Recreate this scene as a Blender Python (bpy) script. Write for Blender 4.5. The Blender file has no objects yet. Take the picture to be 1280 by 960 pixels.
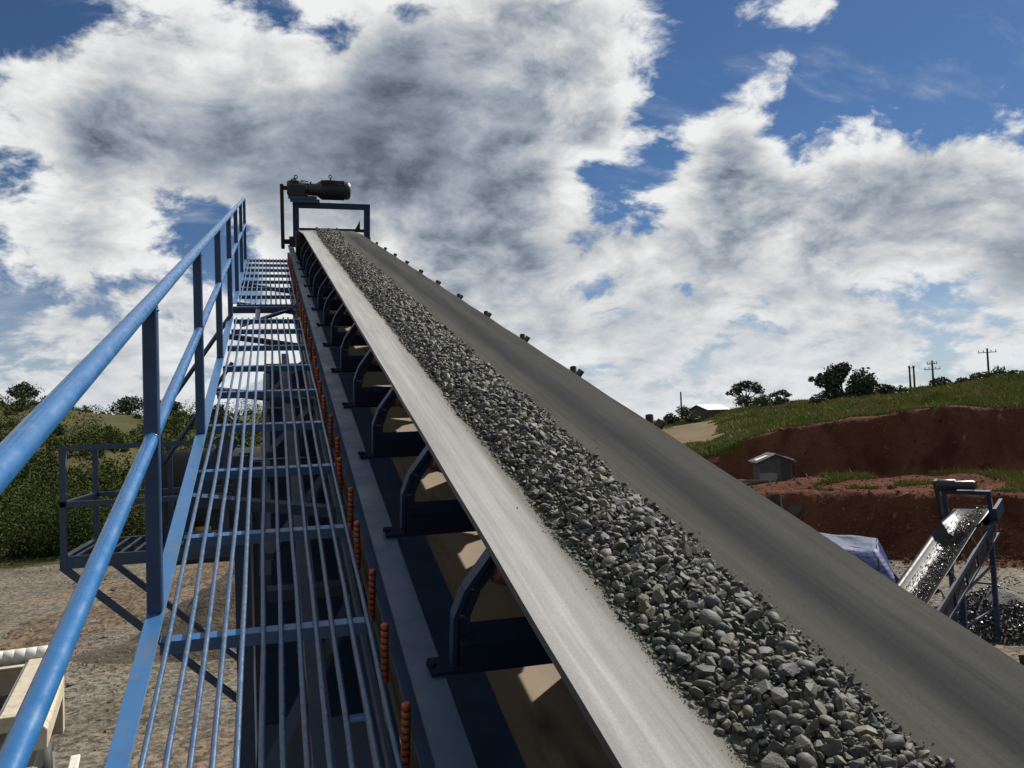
import bpy, math, random
import numpy as np
from mathutils import Vector, Matrix

rng = np.random.default_rng(11)
random.seed(11)
R = math.radians
sc = bpy.context.scene
col = sc.collection

# ------------------------------------------------------------------ camera
CAM_Z = 7.0
YAW, PITCH, ROLL, FPX = 15.785, 3.0, 2.3, 1060.0
def cam_basis():
    y, p, a = R(YAW), R(PITCH), R(ROLL)
    f = Vector((math.sin(y)*math.cos(p), math.cos(y)*math.cos(p), math.sin(p)))
    r = Vector((math.cos(y), -math.sin(y), 0)); u = r.cross(f)
    return r*math.cos(a)-u*math.sin(a), u*math.cos(a)+r*math.sin(a), f
cd = bpy.data.cameras.new('camera'); cam = bpy.data.objects.new('camera', cd); col.objects.link(cam)
_r, _u, _f = cam_basis()
m = Matrix.Identity(4)
for i in range(3):
    m[i][0], m[i][1], m[i][2] = _r[i], _u[i], -_f[i]
m[2][3] = CAM_Z
cam.matrix_world = m
cd.sensor_width = 36.0; cd.lens = 36.0*FPX/1280.0; cd.clip_start = 0.05; cd.clip_end = 5000
sc.camera = cam

# ------------------------------------------------------------------ sun and sky
SUN_AZ, SUN_EL = 62.0, 42.9          # azimuth clockwise from +Y
sl = bpy.data.lights.new('sun', 'SUN'); sl.energy = 5.0; sl.angle = R(0.53); sl.color = (1.0, 0.955, 0.88)
sun = bpy.data.objects.new('sun', sl); col.objects.link(sun)
SD = Vector((math.sin(R(SUN_AZ))*math.cos(R(SUN_EL)), math.cos(R(SUN_AZ))*math.cos(R(SUN_EL)), math.sin(R(SUN_EL))))
sun.rotation_euler = SD.to_track_quat('Z', 'Y').to_euler(); sun.location = SD*60

world = bpy.data.worlds.new('World'); sc.world = world; world.use_nodes = True
world.cycles.sampling_method = 'MANUAL'; world.cycles.sample_map_resolution = 512
def build_sky():
    nt = world.node_tree; N = nt.nodes; L = nt.links; N.clear()
    def new(t, **k):
        n = N.new(t)
        for a, b in k.items(): setattr(n, a, b)
        return n
    def plug(sock, v):
        if hasattr(v, 'is_output'): L.new(v, sock)
        else: sock.default_value = v
    def M(op, a, b=0.0, c=0.0, clamp=False):
        n = new('ShaderNodeMath', operation=op, use_clamp=clamp)
        plug(n.inputs[0], a); plug(n.inputs[1], b); plug(n.inputs[2], c); return n.outputs[0]
    def VM(op, a, b=(0, 0, 0)):
        n = new('ShaderNodeVectorMath', operation=op)
        plug(n.inputs[0], a); plug(n.inputs[1], b); return n
    def mix(fac, a, b):
        n = new('ShaderNodeMix', data_type='RGBA'); plug(n.inputs[0], fac); plug(n.inputs[6], a); plug(n.inputs[7], b); return n.outputs[2]
    def sstep(v, lo, hi):
        n = new('ShaderNodeMapRange', interpolation_type='SMOOTHSTEP'); plug(n.inputs[0], v); plug(n.inputs[1], lo); plug(n.inputs[2], hi); return n.outputs[0]
    tc = new('ShaderNodeTexCoord'); d = VM('NORMALIZE', tc.outputs['Generated']).outputs[0]
    sep = new('ShaderNodeSeparateXYZ'); L.new(d, sep.inputs[0])
    z = M('MAXIMUM', sep.outputs[2], 0.0)
    den = M('ADD', z, 0.42)
    cmb = new('ShaderNodeCombineXYZ')
    L.new(M('DIVIDE', sep.outputs[0], den), cmb.inputs[0]); L.new(M('DIVIDE', sep.outputs[1], den), cmb.inputs[1])
    q = cmb.outputs[0]
    def fbm(vec, scale, detail, rough, dist=0.0, lac=2.1):
        n = new('ShaderNodeTexNoise'); n.inputs['Scale'].default_value = scale; n.inputs['Detail'].default_value = detail
        n.inputs['Roughness'].default_value = rough; n.inputs['Distortion'].default_value = dist; n.inputs['Lacunarity'].default_value = lac
        L.new(vec, n.inputs['Vector']); return n.outputs[0]
    # cumulus banks: (azimuth, elevation, radius in degrees, weight)
    blobs = SKY_BLOBS
    acc = None
    for az, el, sg, w in blobs:
        c = (math.sin(R(az))*math.cos(R(el)), math.cos(R(az))*math.cos(R(el)), math.sin(R(el)))
        dot = VM('DOT_PRODUCT', d, c).outputs['Value']
        e = M('EXPONENT', M('MULTIPLY', M('SUBTRACT', dot, 1.0), 1.0/R(sg)**2))
        acc = M('MULTIPLY', e, w) if acc is None else M('MULTIPLY_ADD', e, w, acc)
    dark = None
    for az, el, sg, w in SKY_BELLIES:
        c = (math.sin(R(az))*math.cos(R(el)), math.cos(R(az))*math.cos(R(el)), math.sin(R(el)))
        dot = VM('DOT_PRODUCT', d, c).outputs['Value']
        e = M('EXPONENT', M('MULTIPLY', M('SUBTRACT', dot, 1.0), 1.0/R(sg)**2))
        dark = M('MULTIPLY', e, w) if dark is None else M('MULTIPLY_ADD', e, w, dark)
    off = VM('ADD', q, (SKY_SEED, 2.3, 0.0)).outputs[0]
    warp = new('ShaderNodeTexNoise'); warp.inputs['Scale'].default_value = 3.0; warp.inputs['Detail'].default_value = 4.0; L.new(off, warp.inputs['Vector'])
    wv = VM('SCALE', VM('SUBTRACT', warp.outputs['Color'], (0.5, 0.5, 0.5)).outputs[0]); wv.inputs['Scale'].default_value = 0.16
    off = VM('ADD', off, wv.outputs[0]).outputs[0]
    sq = Vector((SD.x, SD.y, 0)).normalized()
    off2 = VM('ADD', off, (sq.x*0.05, sq.y*0.05, 0.0)).outputs[0]
    def field(vec, det):
        a1 = fbm(vec, 2.6, 3.0, 0.5)
        a2 = fbm(vec, 7.0, det, 0.61)
        return M('MULTIPLY_ADD', M('SUBTRACT', a2, 0.5), 1.75, M('MULTIPLY', M('SUBTRACT', a1, 0.5), 0.8))
    n0, n1 = field(off, 10.0), field(off2, 5.0)
    f0 = M('ADD', n0, M('MULTIPLY_ADD', acc, 0.75, SKY_COVER))
    relief = M('SUBTRACT', n0, n1)                     # >0 on the sun's side of a billow
    mask = sstep(f0, -0.12, 0.15)
    fs = M('ADD', M('MULTIPLY', M('SUBTRACT', fbm(off, 5.0, 3.0, 0.45), 0.5), 1.1), M('MULTIPLY_ADD', acc, 0.75, SKY_COVER))
    thick = M('MULTIPLY', sstep(fs, 0.10, 0.62), sstep(f0, 0.08, 0.36))
    # thin and sun-facing parts white, thick hearts and shaded bellies grey
    br = M('SUBTRACT', 0.90, M('MULTIPLY', thick, 0.40))
    br = M('MULTIPLY_ADD', relief, 0.75, br)
    br = M('MULTIPLY_ADD', M('SUBTRACT', fbm(off, 3.1, 2.0, 0.45), 0.5), 0.55, br)
    br = M('MULTIPLY', br, M('EXPONENT', M('MULTIPLY', dark, M('MULTIPLY_ADD', fbm(off, 4.0, 2.0, 0.4), -0.6, -0.95))))
    br = M('MAXIMUM', M('MINIMUM', br, 0.93), 0.10)
    tint = mix(sstep(br, 0.15, 0.80), (0.74, 0.90, 1.14, 1), (0.985, 1.0, 1.0, 1))
    ccol = VM('SCALE', tint); L.new(M('MULTIPLY', br, 10.0), ccol.inputs['Scale']); ccol = ccol.outputs[0]
    sky = new('ShaderNodeTexSky', sky_type='NISHITA', sun_disc=False)
    sky.sun_elevation = R(SUN_EL); sky.sun_rotation = R(SUN_AZ); sky.altitude = 200
    sky.air_density = 1.0; sky.dust_density = 0.15; sky.ozone_density = 2.5
    g = new('ShaderNodeGamma'); L.new(sky.outputs[0], g.inputs[0]); g.inputs[1].default_value = 1.0
    skyc = VM('MULTIPLY', g.outputs[0], (0.36, 0.475, 0.62)).outputs[0]
    horizon = sstep(sep.outputs[2], 0.22, -0.02)
    wv2 = VM('MULTIPLY', off, (1.0, 2.6, 1.0)).outputs[0]
    wisp = M('MULTIPLY', sstep(fbm(wv2, 3.2, 9.0, 0.62), 0.52, 0.80), 0.5)
    skyc = mix(wisp, skyc, (6.6, 7.1, 7.7, 1))
    final = mix(mask, skyc, ccol)
    final = mix(M('MULTIPLY', horizon, 0.62), final, (7.2, 7.6, 8.0, 1))
    bg = new('ShaderNodeBackground'); L.new(final, bg.inputs[0]); bg.inputs[1].default_value = 0.058
    out = new('ShaderNodeOutputWorld'); L.new(bg.outputs[0], out.inputs[0])
SKY_SEED, SKY_COVER = 4.1, 0.02
SKY_BLOBS = [   # cloud banks (+) and clear gaps (-): azimuth, elevation, radius (deg), weight
    (6, 20, 5.5, 0.45), (13, 22, 5.0, 0.42), (-3, 19.5, 4.5, 0.40), (-10, 22, 2.8, 0.45), (20, 24.5, 3.2, 0.50), (22.5, 21, 2.2, 0.40), (-10, 18, 4, 0.3),
    (16, 14, 5.0, 0.30), (-12, 12, 3.0, 0.42), (-9, 4.5, 4.0, 0.25), (0, 6, 4, 0.15),
    (31, 18.5, 1.8, 0.52), (29.5, 15.5, 2.2, 0.45), (33, 14, 2.4, 0.34), (37.5, 14.8, 2.8, 0.44), (43, 14.8, 3.0, 0.44), (48, 15, 3, 0.4), (36, 11, 3, 0.25), (45, 10.5, 3, 0.3), (28, 9, 6.0, 0.16), (40, 7, 6.0, 0.15), (49, 8, 6, 0.18), (17, 7, 6, 0.22), (10, 11, 4, 0.3), (36, 25, 1.4, 0.5), (35, 21.5, 1.0, 0.35),
    (-15, 25.5, 3.0, -0.75), (-7.5, 25.5, 1.3, -0.3), (3.5, 23.2, 0.9, -0.3), (-14, 15.6, 1.3, -0.35), (-1, 27.5, 1.6, -0.45), (-3.6, 23.5, 1.3, -0.40), (27, 22, 2.4, -0.42), (31, 24, 3.5, -0.34), (40, 20.5, 3.6, -0.48), (48, 21, 6.0, -0.60), (26, 17.5, 1.7, -0.42), (35.5, 18, 1.6, -0.3), (21.6, 16.4, 1.3, -0.42), (24.5, 13.8, 1.5, -0.30), (33.8, 11.4, 1.4, -0.25),
    (-6, 14.4, 2.0, -0.40), (-2.5, 12.8, 1.6, -0.38), (-14, 7.8, 2.2, -0.50), (-9, 8.2, 1.6, -0.42), (43, 3.6, 2, -0.25), (38, 8.5, 1.5, -0.2), (22, 9, 1.5, -0.2), (46, 11, 1.2, -0.2),
]
SKY_BELLIES = [(6, 18.5, 3.6, 0.42), (9.5, 22.5, 2.6, 0.30), (0.5, 18, 3.0, 0.34), (-6, 17.8, 2.5, 0.30), (13, 16, 3.0, 0.24), (41, 12.6, 1.8, 0.45), (48, 8.0, 2.2, 0.45), (22, 11, 3.5, 0.18), (30, 9, 3, 0.14), (-11, 3.5, 4, 0.28), (16, 20, 2.5, 0.16), (-13, 19, 2.5, 0.14), (38, 5, 4, 0.14), (16, 8, 3, 0.2), (26, 5, 3.5, 0.2)]
build_sky()

sc.view_settings.view_transform = 'Standard'; sc.view_settings.look = 'None'
sc.view_settings.exposure = 0.7; sc.view_settings.gamma = 1.0; sc.view_settings.use_curve_mapping = False
sc.cycles.use_denoising = True
sc.cycles.max_bounces = 6; sc.cycles.diffuse_bounces = 3; sc.cycles.glossy_bounces = 3
sc.cycles.sample_clamp_indirect = 6.0

# ------------------------------------------------------------------ materials
def mat(name, c1, c2=None, scale=4.0, detail=6.0, rough=0.6, rvar=0.0, bump=0.0, bscale=40.0, bdist=0.01, metal=0.0,
        spec=0.5, stretch=None, lo=0.35, hi=0.65, island=0.0, objrand=0.0, c3=None, s3=1.0, t3=0.6, coat=0.0, vor=0.0):
    mt = bpy.data.materials.new(name); mt.use_nodes = True
    nt = mt.node_tree; N = nt.nodes; L = nt.links
    b = N['Principled BSDF']
    b.inputs['Roughness'].default_value = rough; b.inputs['Metallic'].default_value = metal
    b.inputs['Specular IOR Level'].default_value = spec; b.inputs['Coat Weight'].default_value = coat
    tc = N.new('ShaderNodeTexCoord'); src = tc.outputs['Object']
    if stretch:
        mp = N.new('ShaderNodeMapping'); mp.inputs['Scale'].default_value = stretch; L.new(src, mp.inputs[0]); src = mp.outputs[0]
    def noise(s, dt=6.0, rg=0.6):
        n = N.new('ShaderNodeTexNoise'); n.inputs['Scale'].default_value = s; n.inputs['Detail'].default_value = dt; n.inputs['Roughness'].default_value = rg
        L.new(src, n.inputs['Vector']); return n.outputs[0]
    def rng_(v, a, bb, lo2=0.0, hi2=1.0):
        n = N.new('ShaderNodeMapRange'); L.new(v, n.inputs[0]); n.inputs[1].default_value = a; n.inputs[2].default_value = bb
        n.inputs[3].default_value = lo2; n.inputs[4].default_value = hi2; return n.outputs[0]
    def mx(f, a, c):
        n = N.new('ShaderNodeMix'); n.data_type = 'RGBA'
        for s_, v in ((n.inputs[0], f), (n.inputs[6], a), (n.inputs[7], c)):
            if hasattr(v, 'is_output'): L.new(v, s_)
            elif isinstance(v, (int, float)): s_.default_value = v
            else: s_.default_value = (*v, 1)
        return n.outputs[2]
    cur = None
    if c2 is None: c2 = tuple(x*0.8 for x in c1)
    nz = noise(scale, detail)
    cur = mx(rng_(nz, lo, hi), c1, c2)
    if c3: cur = mx(rng_(noise(s3), t3-0.06, t3+0.08), cur, c3)
    if vor:
        v = N.new('ShaderNodeTexVoronoi'); v.inputs['Scale'].default_value = vor; L.new(src, v.inputs['Vector'])
        sp = N.new('ShaderNodeSeparateColor'); L.new(v.outputs['Color'], sp.inputs[0])
        hv = N.new('ShaderNodeHueSaturation'); L.new(cur, hv.inputs['Color']); L.new(rng_(sp.outputs[0], 0, 1, 0.45, 1.5), hv.inputs['Value']); cur = hv.outputs[0]
    if island or objrand:
        hv = N.new('ShaderNodeHueSaturation'); L.new(cur, hv.inputs['Color'])
        if island:
            g = N.new('ShaderNodeNewGeometry'); rv = g.outputs['Random Per Island']; amp = island
        else:
            g = N.new('ShaderNodeObjectInfo'); rv = g.outputs['Random']; amp = objrand
        L.new(rng_(rv, 0, 1, 1-amp, 1+amp), hv.inputs['Value']); cur = hv.outputs[0]
    L.new(cur, b.inputs['Base Color'])
    if rvar: L.new(rng_(noise(scale*1.7), 0.3, 0.7, max(0.03, rough-rvar), min(1, rough+rvar)), b.inputs['Roughness'])
    if bump:
        bp = N.new('ShaderNodeBump'); bp.inputs['Strength'].default_value = bump; bp.inputs['Distance'].default_value = bdist
        L.new(noise(bscale, 5.0), bp.inputs['Height']); L.new(bp.outputs[0], b.inputs['Normal'])
    return mt

MT = {}
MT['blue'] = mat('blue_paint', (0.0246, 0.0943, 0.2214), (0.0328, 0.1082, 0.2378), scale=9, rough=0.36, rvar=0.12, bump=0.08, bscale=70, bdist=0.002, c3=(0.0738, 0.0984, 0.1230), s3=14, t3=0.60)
MT['navy'] = mat('shaded_blue_paint', (0.0136, 0.0340, 0.0816), (0.0187, 0.0442, 0.0986), scale=9, rough=0.45, rvar=0.1, spec=0.3, bump=0.08, bscale=70, bdist=0.002)  # posts' shade is painted in: a darkened copy of the blue paint
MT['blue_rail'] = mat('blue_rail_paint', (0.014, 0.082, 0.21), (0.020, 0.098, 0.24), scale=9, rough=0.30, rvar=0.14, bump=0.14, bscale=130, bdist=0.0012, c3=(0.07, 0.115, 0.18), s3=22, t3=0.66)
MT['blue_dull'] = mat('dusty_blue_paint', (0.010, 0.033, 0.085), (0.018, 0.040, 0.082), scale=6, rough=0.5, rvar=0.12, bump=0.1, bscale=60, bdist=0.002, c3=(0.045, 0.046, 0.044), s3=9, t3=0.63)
MT['steel'] = mat('worn_rebar', (0.0451, 0.0875, 0.1591), (0.0265, 0.0636, 0.1326), scale=20, rough=0.34, rvar=0.12, bump=0.35, bscale=140, bdist=0.0015, c3=(0.1061, 0.1114, 0.1167), s3=30, t3=0.60)
MT['rust'] = mat('red_oxide_roller', (0.0880, 0.0240, 0.0128), (0.0520, 0.0192, 0.0128), scale=14, rough=0.6, bump=0.1, bscale=90, bdist=0.001, c3=(0.1040, 0.0800, 0.0640), s3=11, t3=0.64)
MT['orange'] = mat('orange_ribbed_rubber', (0.3500, 0.0700, 0.0175), (0.2520, 0.0525, 0.0154), scale=20, rough=0.55, objrand=0.25)
MT['black'] = mat('black_rubber', (0.012, 0.012, 0.012), (0.02, 0.02, 0.02), rough=0.6)
MT['olive'] = mat('dusty_olive_plate', (0.0525, 0.0420, 0.0245), (0.0280, 0.0252, 0.0196), scale=12, rough=0.8)
MT['motor'] = mat('dark_motor_paint', (0.010, 0.010, 0.016), (0.016, 0.016, 0.022), scale=10, rough=0.4, rvar=0.1, spec=0.35)
MT['gear'] = mat('dark_gearbox_paint', (0.010, 0.014, 0.019), (0.018, 0.02, 0.026), scale=10, rough=0.5, spec=0.35)
MT['white_metal'] = mat('bright_cap', (0.55, 0.55, 0.55), (0.4, 0.4, 0.4), rough=0.3)
MT['returnbelt'] = mat('dusty_return_belt', (0.2104, 0.1626, 0.1051), (0.1530, 0.1148, 0.0765), scale=5, rough=0.9, stretch=(1, 0.2, 1), c3=(0.0829, 0.0638, 0.0478), s3=9, t3=0.62)
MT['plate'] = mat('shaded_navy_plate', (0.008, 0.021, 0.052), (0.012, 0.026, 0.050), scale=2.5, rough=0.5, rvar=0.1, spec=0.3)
MT['dark'] = mat('dark_machine', (0.010, 0.010, 0.011), (0.016, 0.015, 0.014), scale=3, rough=0.65, spec=0.3, c3=(0.028, 0.022, 0.016), s3=5, t3=0.64)
MT['yellow'] = mat('yellow_paint', (0.3850, 0.2100, 0.0315), (0.2940, 0.1610, 0.0280), rough=0.5)
MT['cream'] = mat('cream_truck_paint', (0.40, 0.355, 0.27), (0.34, 0.295, 0.215), scale=3, rough=0.5, c3=(0.20, 0.16, 0.11), s3=5, t3=0.62)
MT['white'] = mat('white_paint', (0.5184, 0.5040, 0.4608), (0.4320, 0.4104, 0.3600), scale=5, rough=0.5, c3=(0.2880, 0.2520, 0.2016), s3=7, t3=0.66)
MT['grey'] = mat('grey_metal', (0.17, 0.17, 0.17), (0.11, 0.11, 0.11), rough=0.5)
MT['bark'] = mat('bark', (0.06, 0.045, 0.032), (0.035, 0.028, 0.022), scale=8, rough=0.9)
MT['wood'] = mat('weathered_pole', (0.05, 0.042, 0.035), (0.035, 0.03, 0.025), rough=0.9)
MT['leaf'] = mat('leaf_dark', (0.0210, 0.0336, 0.0140), (0.0350, 0.0455, 0.0182), scale=0.7, rough=0.6, island=0.35)
MT['leaf2'] = mat('leaf_mid', (0.0413, 0.0638, 0.0210), (0.0638, 0.0788, 0.0285), scale=0.5, rough=0.6, island=0.4)
MT['scrub'] = mat('scrub_leaves', (0.018, 0.036, 0.009), (0.050, 0.064, 0.018), scale=0.28, detail=3, rough=0.9, spec=0.04, island=0.26, lo=0.38, hi=0.62, c3=(0.065, 0.050, 0.022), s3=0.20, t3=0.60)
MT['grass'] = mat('grass_blades', (0.085, 0.125, 0.022), (0.145, 0.150, 0.042), scale=0.3, rough=0.8, spec=0.1, island=0.3, c3=(0.19, 0.15, 0.065), s3=0.45, t3=0.56)
MT['fines'] = mat('stone_fines', (0.0731, 0.0703, 0.0591), (0.1181, 0.1125, 0.0872), scale=60, rough=0.85, bump=1.0, bscale=220, bdist=0.006)
MT['wetstone'] = mat('wet_dark_stone', (0.014, 0.014, 0.014), (0.035, 0.034, 0.031), scale=20, rough=0.34, spec=0.4, island=0.6)
MT['navyblue'] = mat('dark_blue_paint', (0.007, 0.020, 0.052), (0.010, 0.026, 0.060), scale=5, rough=0.45, spec=0.3)
MT['dust_shade'] = mat('dusty_shaded_plate', (0.008, 0.016, 0.034), (0.012, 0.018, 0.030), scale=3, rough=1.0, spec=0.03)  # dusty tray plate; on idler frames its darkness stands in for shade
MT['wetsoil'] = mat('wet_fines', (0.014, 0.014, 0.014), (0.03, 0.029, 0.027), scale=12, rough=0.75, bump=1.0, bscale=14, bdist=0.08)
MT['wetbelt'] = mat('wet_black_belt', (0.007, 0.007, 0.008), (0.012, 0.012, 0.012), rough=0.42, rvar=0.08, spec=0.10, bump=0.15, bscale=9, bdist=0.01)
MT['tarpblue'] = mat('blue_tarp', (0.008, 0.024, 0.12), (0.006, 0.017, 0.085), rough=0.6, spec=0.15, bump=0.5, bscale=3, bdist=0.08)
MT['tarpwhite'] = mat('pale_tarp', (0.085, 0.105, 0.155), (0.06, 0.08, 0.13), rough=0.7, spec=0.1, bump=0.6, bscale=3, bdist=0.1)
MT['tin'] = mat('tin_roof', (0.2940, 0.2940, 0.2870), (0.1960, 0.1820, 0.1680), scale=2, rough=0.35, metal=0.5)
MT['tinwhite'] = mat('white_tin_roof', (0.6375, 0.6375, 0.6290), (0.5270, 0.5270, 0.5100), scale=2, rough=0.4)
MT['shackwall'] = mat('shack_wall', (0.0720, 0.0680, 0.0640), (0.0480, 0.0440, 0.0440), scale=3, rough=0.85)
MT['shackpanel'] = mat('pale_panel', (0.1920, 0.1760, 0.1600), (0.1360, 0.1240, 0.1120), scale=3, rough=0.85)
MT['tyre'] = mat('tyre_rubber', (0.018, 0.018, 0.018), (0.03, 0.028, 0.026), rough=0.7)

def stone_material(name, island):
    mt = bpy.data.materials.new(name); mt.use_nodes = True
    nt = mt.node_tree; N = nt.nodes; L = nt.links; b = N['Principled BSDF']; b.inputs['Roughness'].default_value = 0.68; b.inputs['Specular IOR Level'].default_value = 0.35
    rv = N.new('ShaderNodeNewGeometry').outputs['Random Per Island'] if island else N.new('ShaderNodeObjectInfo').outputs['Random']
    cr = N.new('ShaderNodeValToRGB'); L.new(rv, cr.inputs[0]); e = cr.color_ramp.elements
    st = [(0.0, (0.022, 0.026, 0.027)), (0.25, (0.036, 0.040, 0.038)), (0.5, (0.046, 0.048, 0.039)), (0.72, (0.059, 0.057, 0.041)), (0.88, (0.077, 0.071, 0.049)), (1.0, (0.10, 0.088, 0.06))]
    e[0].position, e[0].color = st[0][0], (*st[0][1], 1); e[1].position, e[1].color = 1.0, (*st[-1][1], 1)
    for p, c in st[1:-1]: e.new(p).color = (*c, 1)
    tc = N.new('ShaderNodeTexCoord')
    n = N.new('ShaderNodeTexNoise'); n.inputs['Scale'].default_value = 55 if island else 1.6; n.inputs['Detail'].default_value = 7; L.new(tc.outputs['Object'], n.inputs['Vector'])
    n2 = N.new('ShaderNodeTexNoise'); n2.inputs['Scale'].default_value = 300 if island else 7.0; n2.inputs['Detail'].default_value = 4; L.new(tc.outputs['Object'], n2.inputs['Vector'])
    hv = N.new('ShaderNodeHueSaturation'); L.new(cr.outputs[0], hv.inputs['Color'])
    mr = N.new('ShaderNodeMapRange'); L.new(n.outputs[0], mr.inputs[0]); mr.inputs[1].default_value = 0.3; mr.inputs[2].default_value = 0.7; mr.inputs[3].default_value = 0.7; mr.inputs[4].default_value = 1.35
    L.new(mr.outputs[0], hv.inputs['Value']); L.new(hv.outputs[0], b.inputs['Base Color'])
    bp = N.new('ShaderNodeBump'); bp.inputs['Strength'].default_value = 0.55; bp.inputs['Distance'].default_value = 0.003
    L.new(n2.outputs[0], bp.inputs['Height']); L.new(bp.outputs[0], b.inputs['Normal'])
    return mt
MT['stone'] = stone_material('crushed_stone', False); MT['stones'] = stone_material('crushed_stone_mass', True)

def belt_material():
    mt = bpy.data.materials.new('dusty_sunlit_belt'); mt.use_nodes = True
    nt = mt.node_tree; N = nt.nodes; L = nt.links; b = N['Principled BSDF']; b.inputs['Roughness'].default_value = 0.9; b.inputs['Specular IOR Level'].default_value = 0.08
    tc = N.new('ShaderNodeTexCoord')
    sp = N.new('ShaderNodeSeparateXYZ'); L.new(tc.outputs['Object'], sp.inputs[0])
    def noise(stretch, s, d=6.0, rg=0.6):
        mp = N.new('ShaderNodeMapping'); mp.inputs['Scale'].default_value = stretch; L.new(tc.outputs['Object'], mp.inputs[0])
        n = N.new('ShaderNodeTexNoise'); n.inputs['Scale'].default_value = s; n.inputs['Detail'].default_value = d; n.inputs['Roughness'].default_value = rg
        L.new(mp.outputs[0], n.inputs['Vector']); return n.outputs[0]
    streak = noise((1, 0.022, 1), 34, 8, 0.72)
    patch = noise((1, 0.4, 1), 5, 5)
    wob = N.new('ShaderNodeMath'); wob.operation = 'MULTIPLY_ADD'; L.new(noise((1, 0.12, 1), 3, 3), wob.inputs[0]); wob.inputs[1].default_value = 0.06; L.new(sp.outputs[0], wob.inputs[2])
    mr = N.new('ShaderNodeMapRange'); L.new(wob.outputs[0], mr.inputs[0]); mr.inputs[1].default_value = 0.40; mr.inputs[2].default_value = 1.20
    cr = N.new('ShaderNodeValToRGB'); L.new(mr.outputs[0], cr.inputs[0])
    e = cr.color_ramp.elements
    stops = [(0.0, (0.165, 0.162, 0.155)), (0.06, (0.190, 0.188, 0.183)), (0.15, (0.200, 0.199, 0.195)), (0.25, (0.172, 0.170, 0.161)), (0.30, (0.105, 0.102, 0.088)), (0.42, (0.062, 0.060, 0.050)),  # dust tones, with the left wing also lightened for the sun on it
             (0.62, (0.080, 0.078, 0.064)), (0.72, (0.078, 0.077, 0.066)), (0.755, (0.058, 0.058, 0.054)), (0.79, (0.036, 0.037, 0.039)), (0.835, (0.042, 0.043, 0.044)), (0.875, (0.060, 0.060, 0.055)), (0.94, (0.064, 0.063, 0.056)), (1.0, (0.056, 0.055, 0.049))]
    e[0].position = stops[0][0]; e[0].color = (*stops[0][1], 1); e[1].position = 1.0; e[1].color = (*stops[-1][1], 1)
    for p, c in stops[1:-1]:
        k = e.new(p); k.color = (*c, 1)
    hv = N.new('ShaderNodeHueSaturation'); L.new(cr.outputs[0], hv.inputs['Color'])
    m1 = N.new('ShaderNodeMapRange'); L.new(streak, m1.inputs[0]); m1.inputs[1].default_value = 0.34; m1.inputs[2].default_value = 0.66; m1.inputs[3].default_value = 0.76; m1.inputs[4].default_value = 1.18
    m2 = N.new('ShaderNodeMapRange'); L.new(patch, m2.inputs[0]); m2.inputs[1].default_value = 0.3; m2.inputs[2].default_value = 0.7; m2.inputs[3].default_value = 0.9; m2.inputs[4].default_value = 1.1
    mm = N.new('ShaderNodeMath'); mm.operation = 'MULTIPLY'; L.new(m1.outputs[0], mm.inputs[0]); L.new(m2.outputs[0], mm.inputs[1])
    gr = noise((1, 0.6, 1), 260, 3); m3 = N.new('ShaderNodeMapRange'); L.new(gr, m3.inputs[0]); m3.inputs[1].default_value = 0.3; m3.inputs[2].default_value = 0.7; m3.inputs[3].default_value = 0.9; m3.inputs[4].default_value = 1.1
    scf = noise((1, 0.10, 1), 9, 5); m4 = N.new('ShaderNodeMapRange'); L.new(scf, m4.inputs[0]); m4.inputs[1].default_value = 0.60; m4.inputs[2].default_value = 0.72; m4.inputs[3].default_value = 1.0; m4.inputs[4].default_value = 0.72
    mm3 = N.new('ShaderNodeMath'); mm3.operation = 'MULTIPLY'; L.new(m3.outputs[0], mm3.inputs[0]); L.new(m4.outputs[0], mm3.inputs[1])
    mm4 = N.new('ShaderNodeMath'); mm4.operation = 'MULTIPLY'; L.new(mm.outputs[0], mm4.inputs[0]); L.new(mm3.outputs[0], mm4.inputs[1]); mm = mm4
    L.new(mm.outputs[0], hv.inputs['Value']); L.new(hv.outputs[0], b.inputs['Base Color'])
    bp = N.new('ShaderNodeBump'); bp.inputs['Strength'].default_value = 0.12; bp.inputs['Distance'].default_value = 0.0012
    L.new(noise((1, 0.02, 1), 90, 3), bp.inputs['Height']); L.new(bp.outputs[0], b.inputs['Normal'])
    return mt
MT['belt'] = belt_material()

def ground_material():
    """gravel pad with reddish wheel tracks and dark damp soil"""
    mt = mat('gravel_ground', spec=0.1, c1=(0.125, 0.11, 0.087), c2=(0.082, 0.070, 0.053), scale=0.16, rough=0.95, bump=0.9, bscale=5.0, bdist=0.12,
             c3=(0.125, 0.086, 0.056), s3=0.085, t3=0.56, vor=7.0)
    return mt
MT['ground'] = ground_material()
MT['redsoil'] = mat('red_cut_soil', (0.062, 0.0235, 0.0145), (0.088, 0.040, 0.025), scale=0.35, rough=1.0, spec=0.03, bump=1.0, bscale=2.2, bdist=0.3, stretch=(1, 1, 0.35), c3=(0.042, 0.016, 0.0105), s3=0.5, t3=0.56)
MT['hill'] = mat('hill_soil', (0.040, 0.044, 0.017), (0.070, 0.062, 0.028), scale=0.06, rough=1.0, spec=0.05, bump=0.6, bscale=1.0, bdist=0.3)
MT['mound'] = mat('brown_soil', (0.0606, 0.0433, 0.0268), (0.0415, 0.0306, 0.0204), scale=1.2, rough=0.95, bump=1.0, bscale=6, bdist=0.15, c3=(0.0956, 0.0734, 0.0478), s3=3.0, t3=0.6)

# ------------------------------------------------------------------ mesh helpers
def link(o, parent=None):
    col.objects.link(o)
    if parent is not None: o.parent = parent
    return o

def tag(o, label=None, cat=None, group=None, kind=None):
    if label: o['label'] = label
    if cat: o['category'] = cat
    if group: o['group'] = group
    if kind: o['kind'] = kind
    return o

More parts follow.
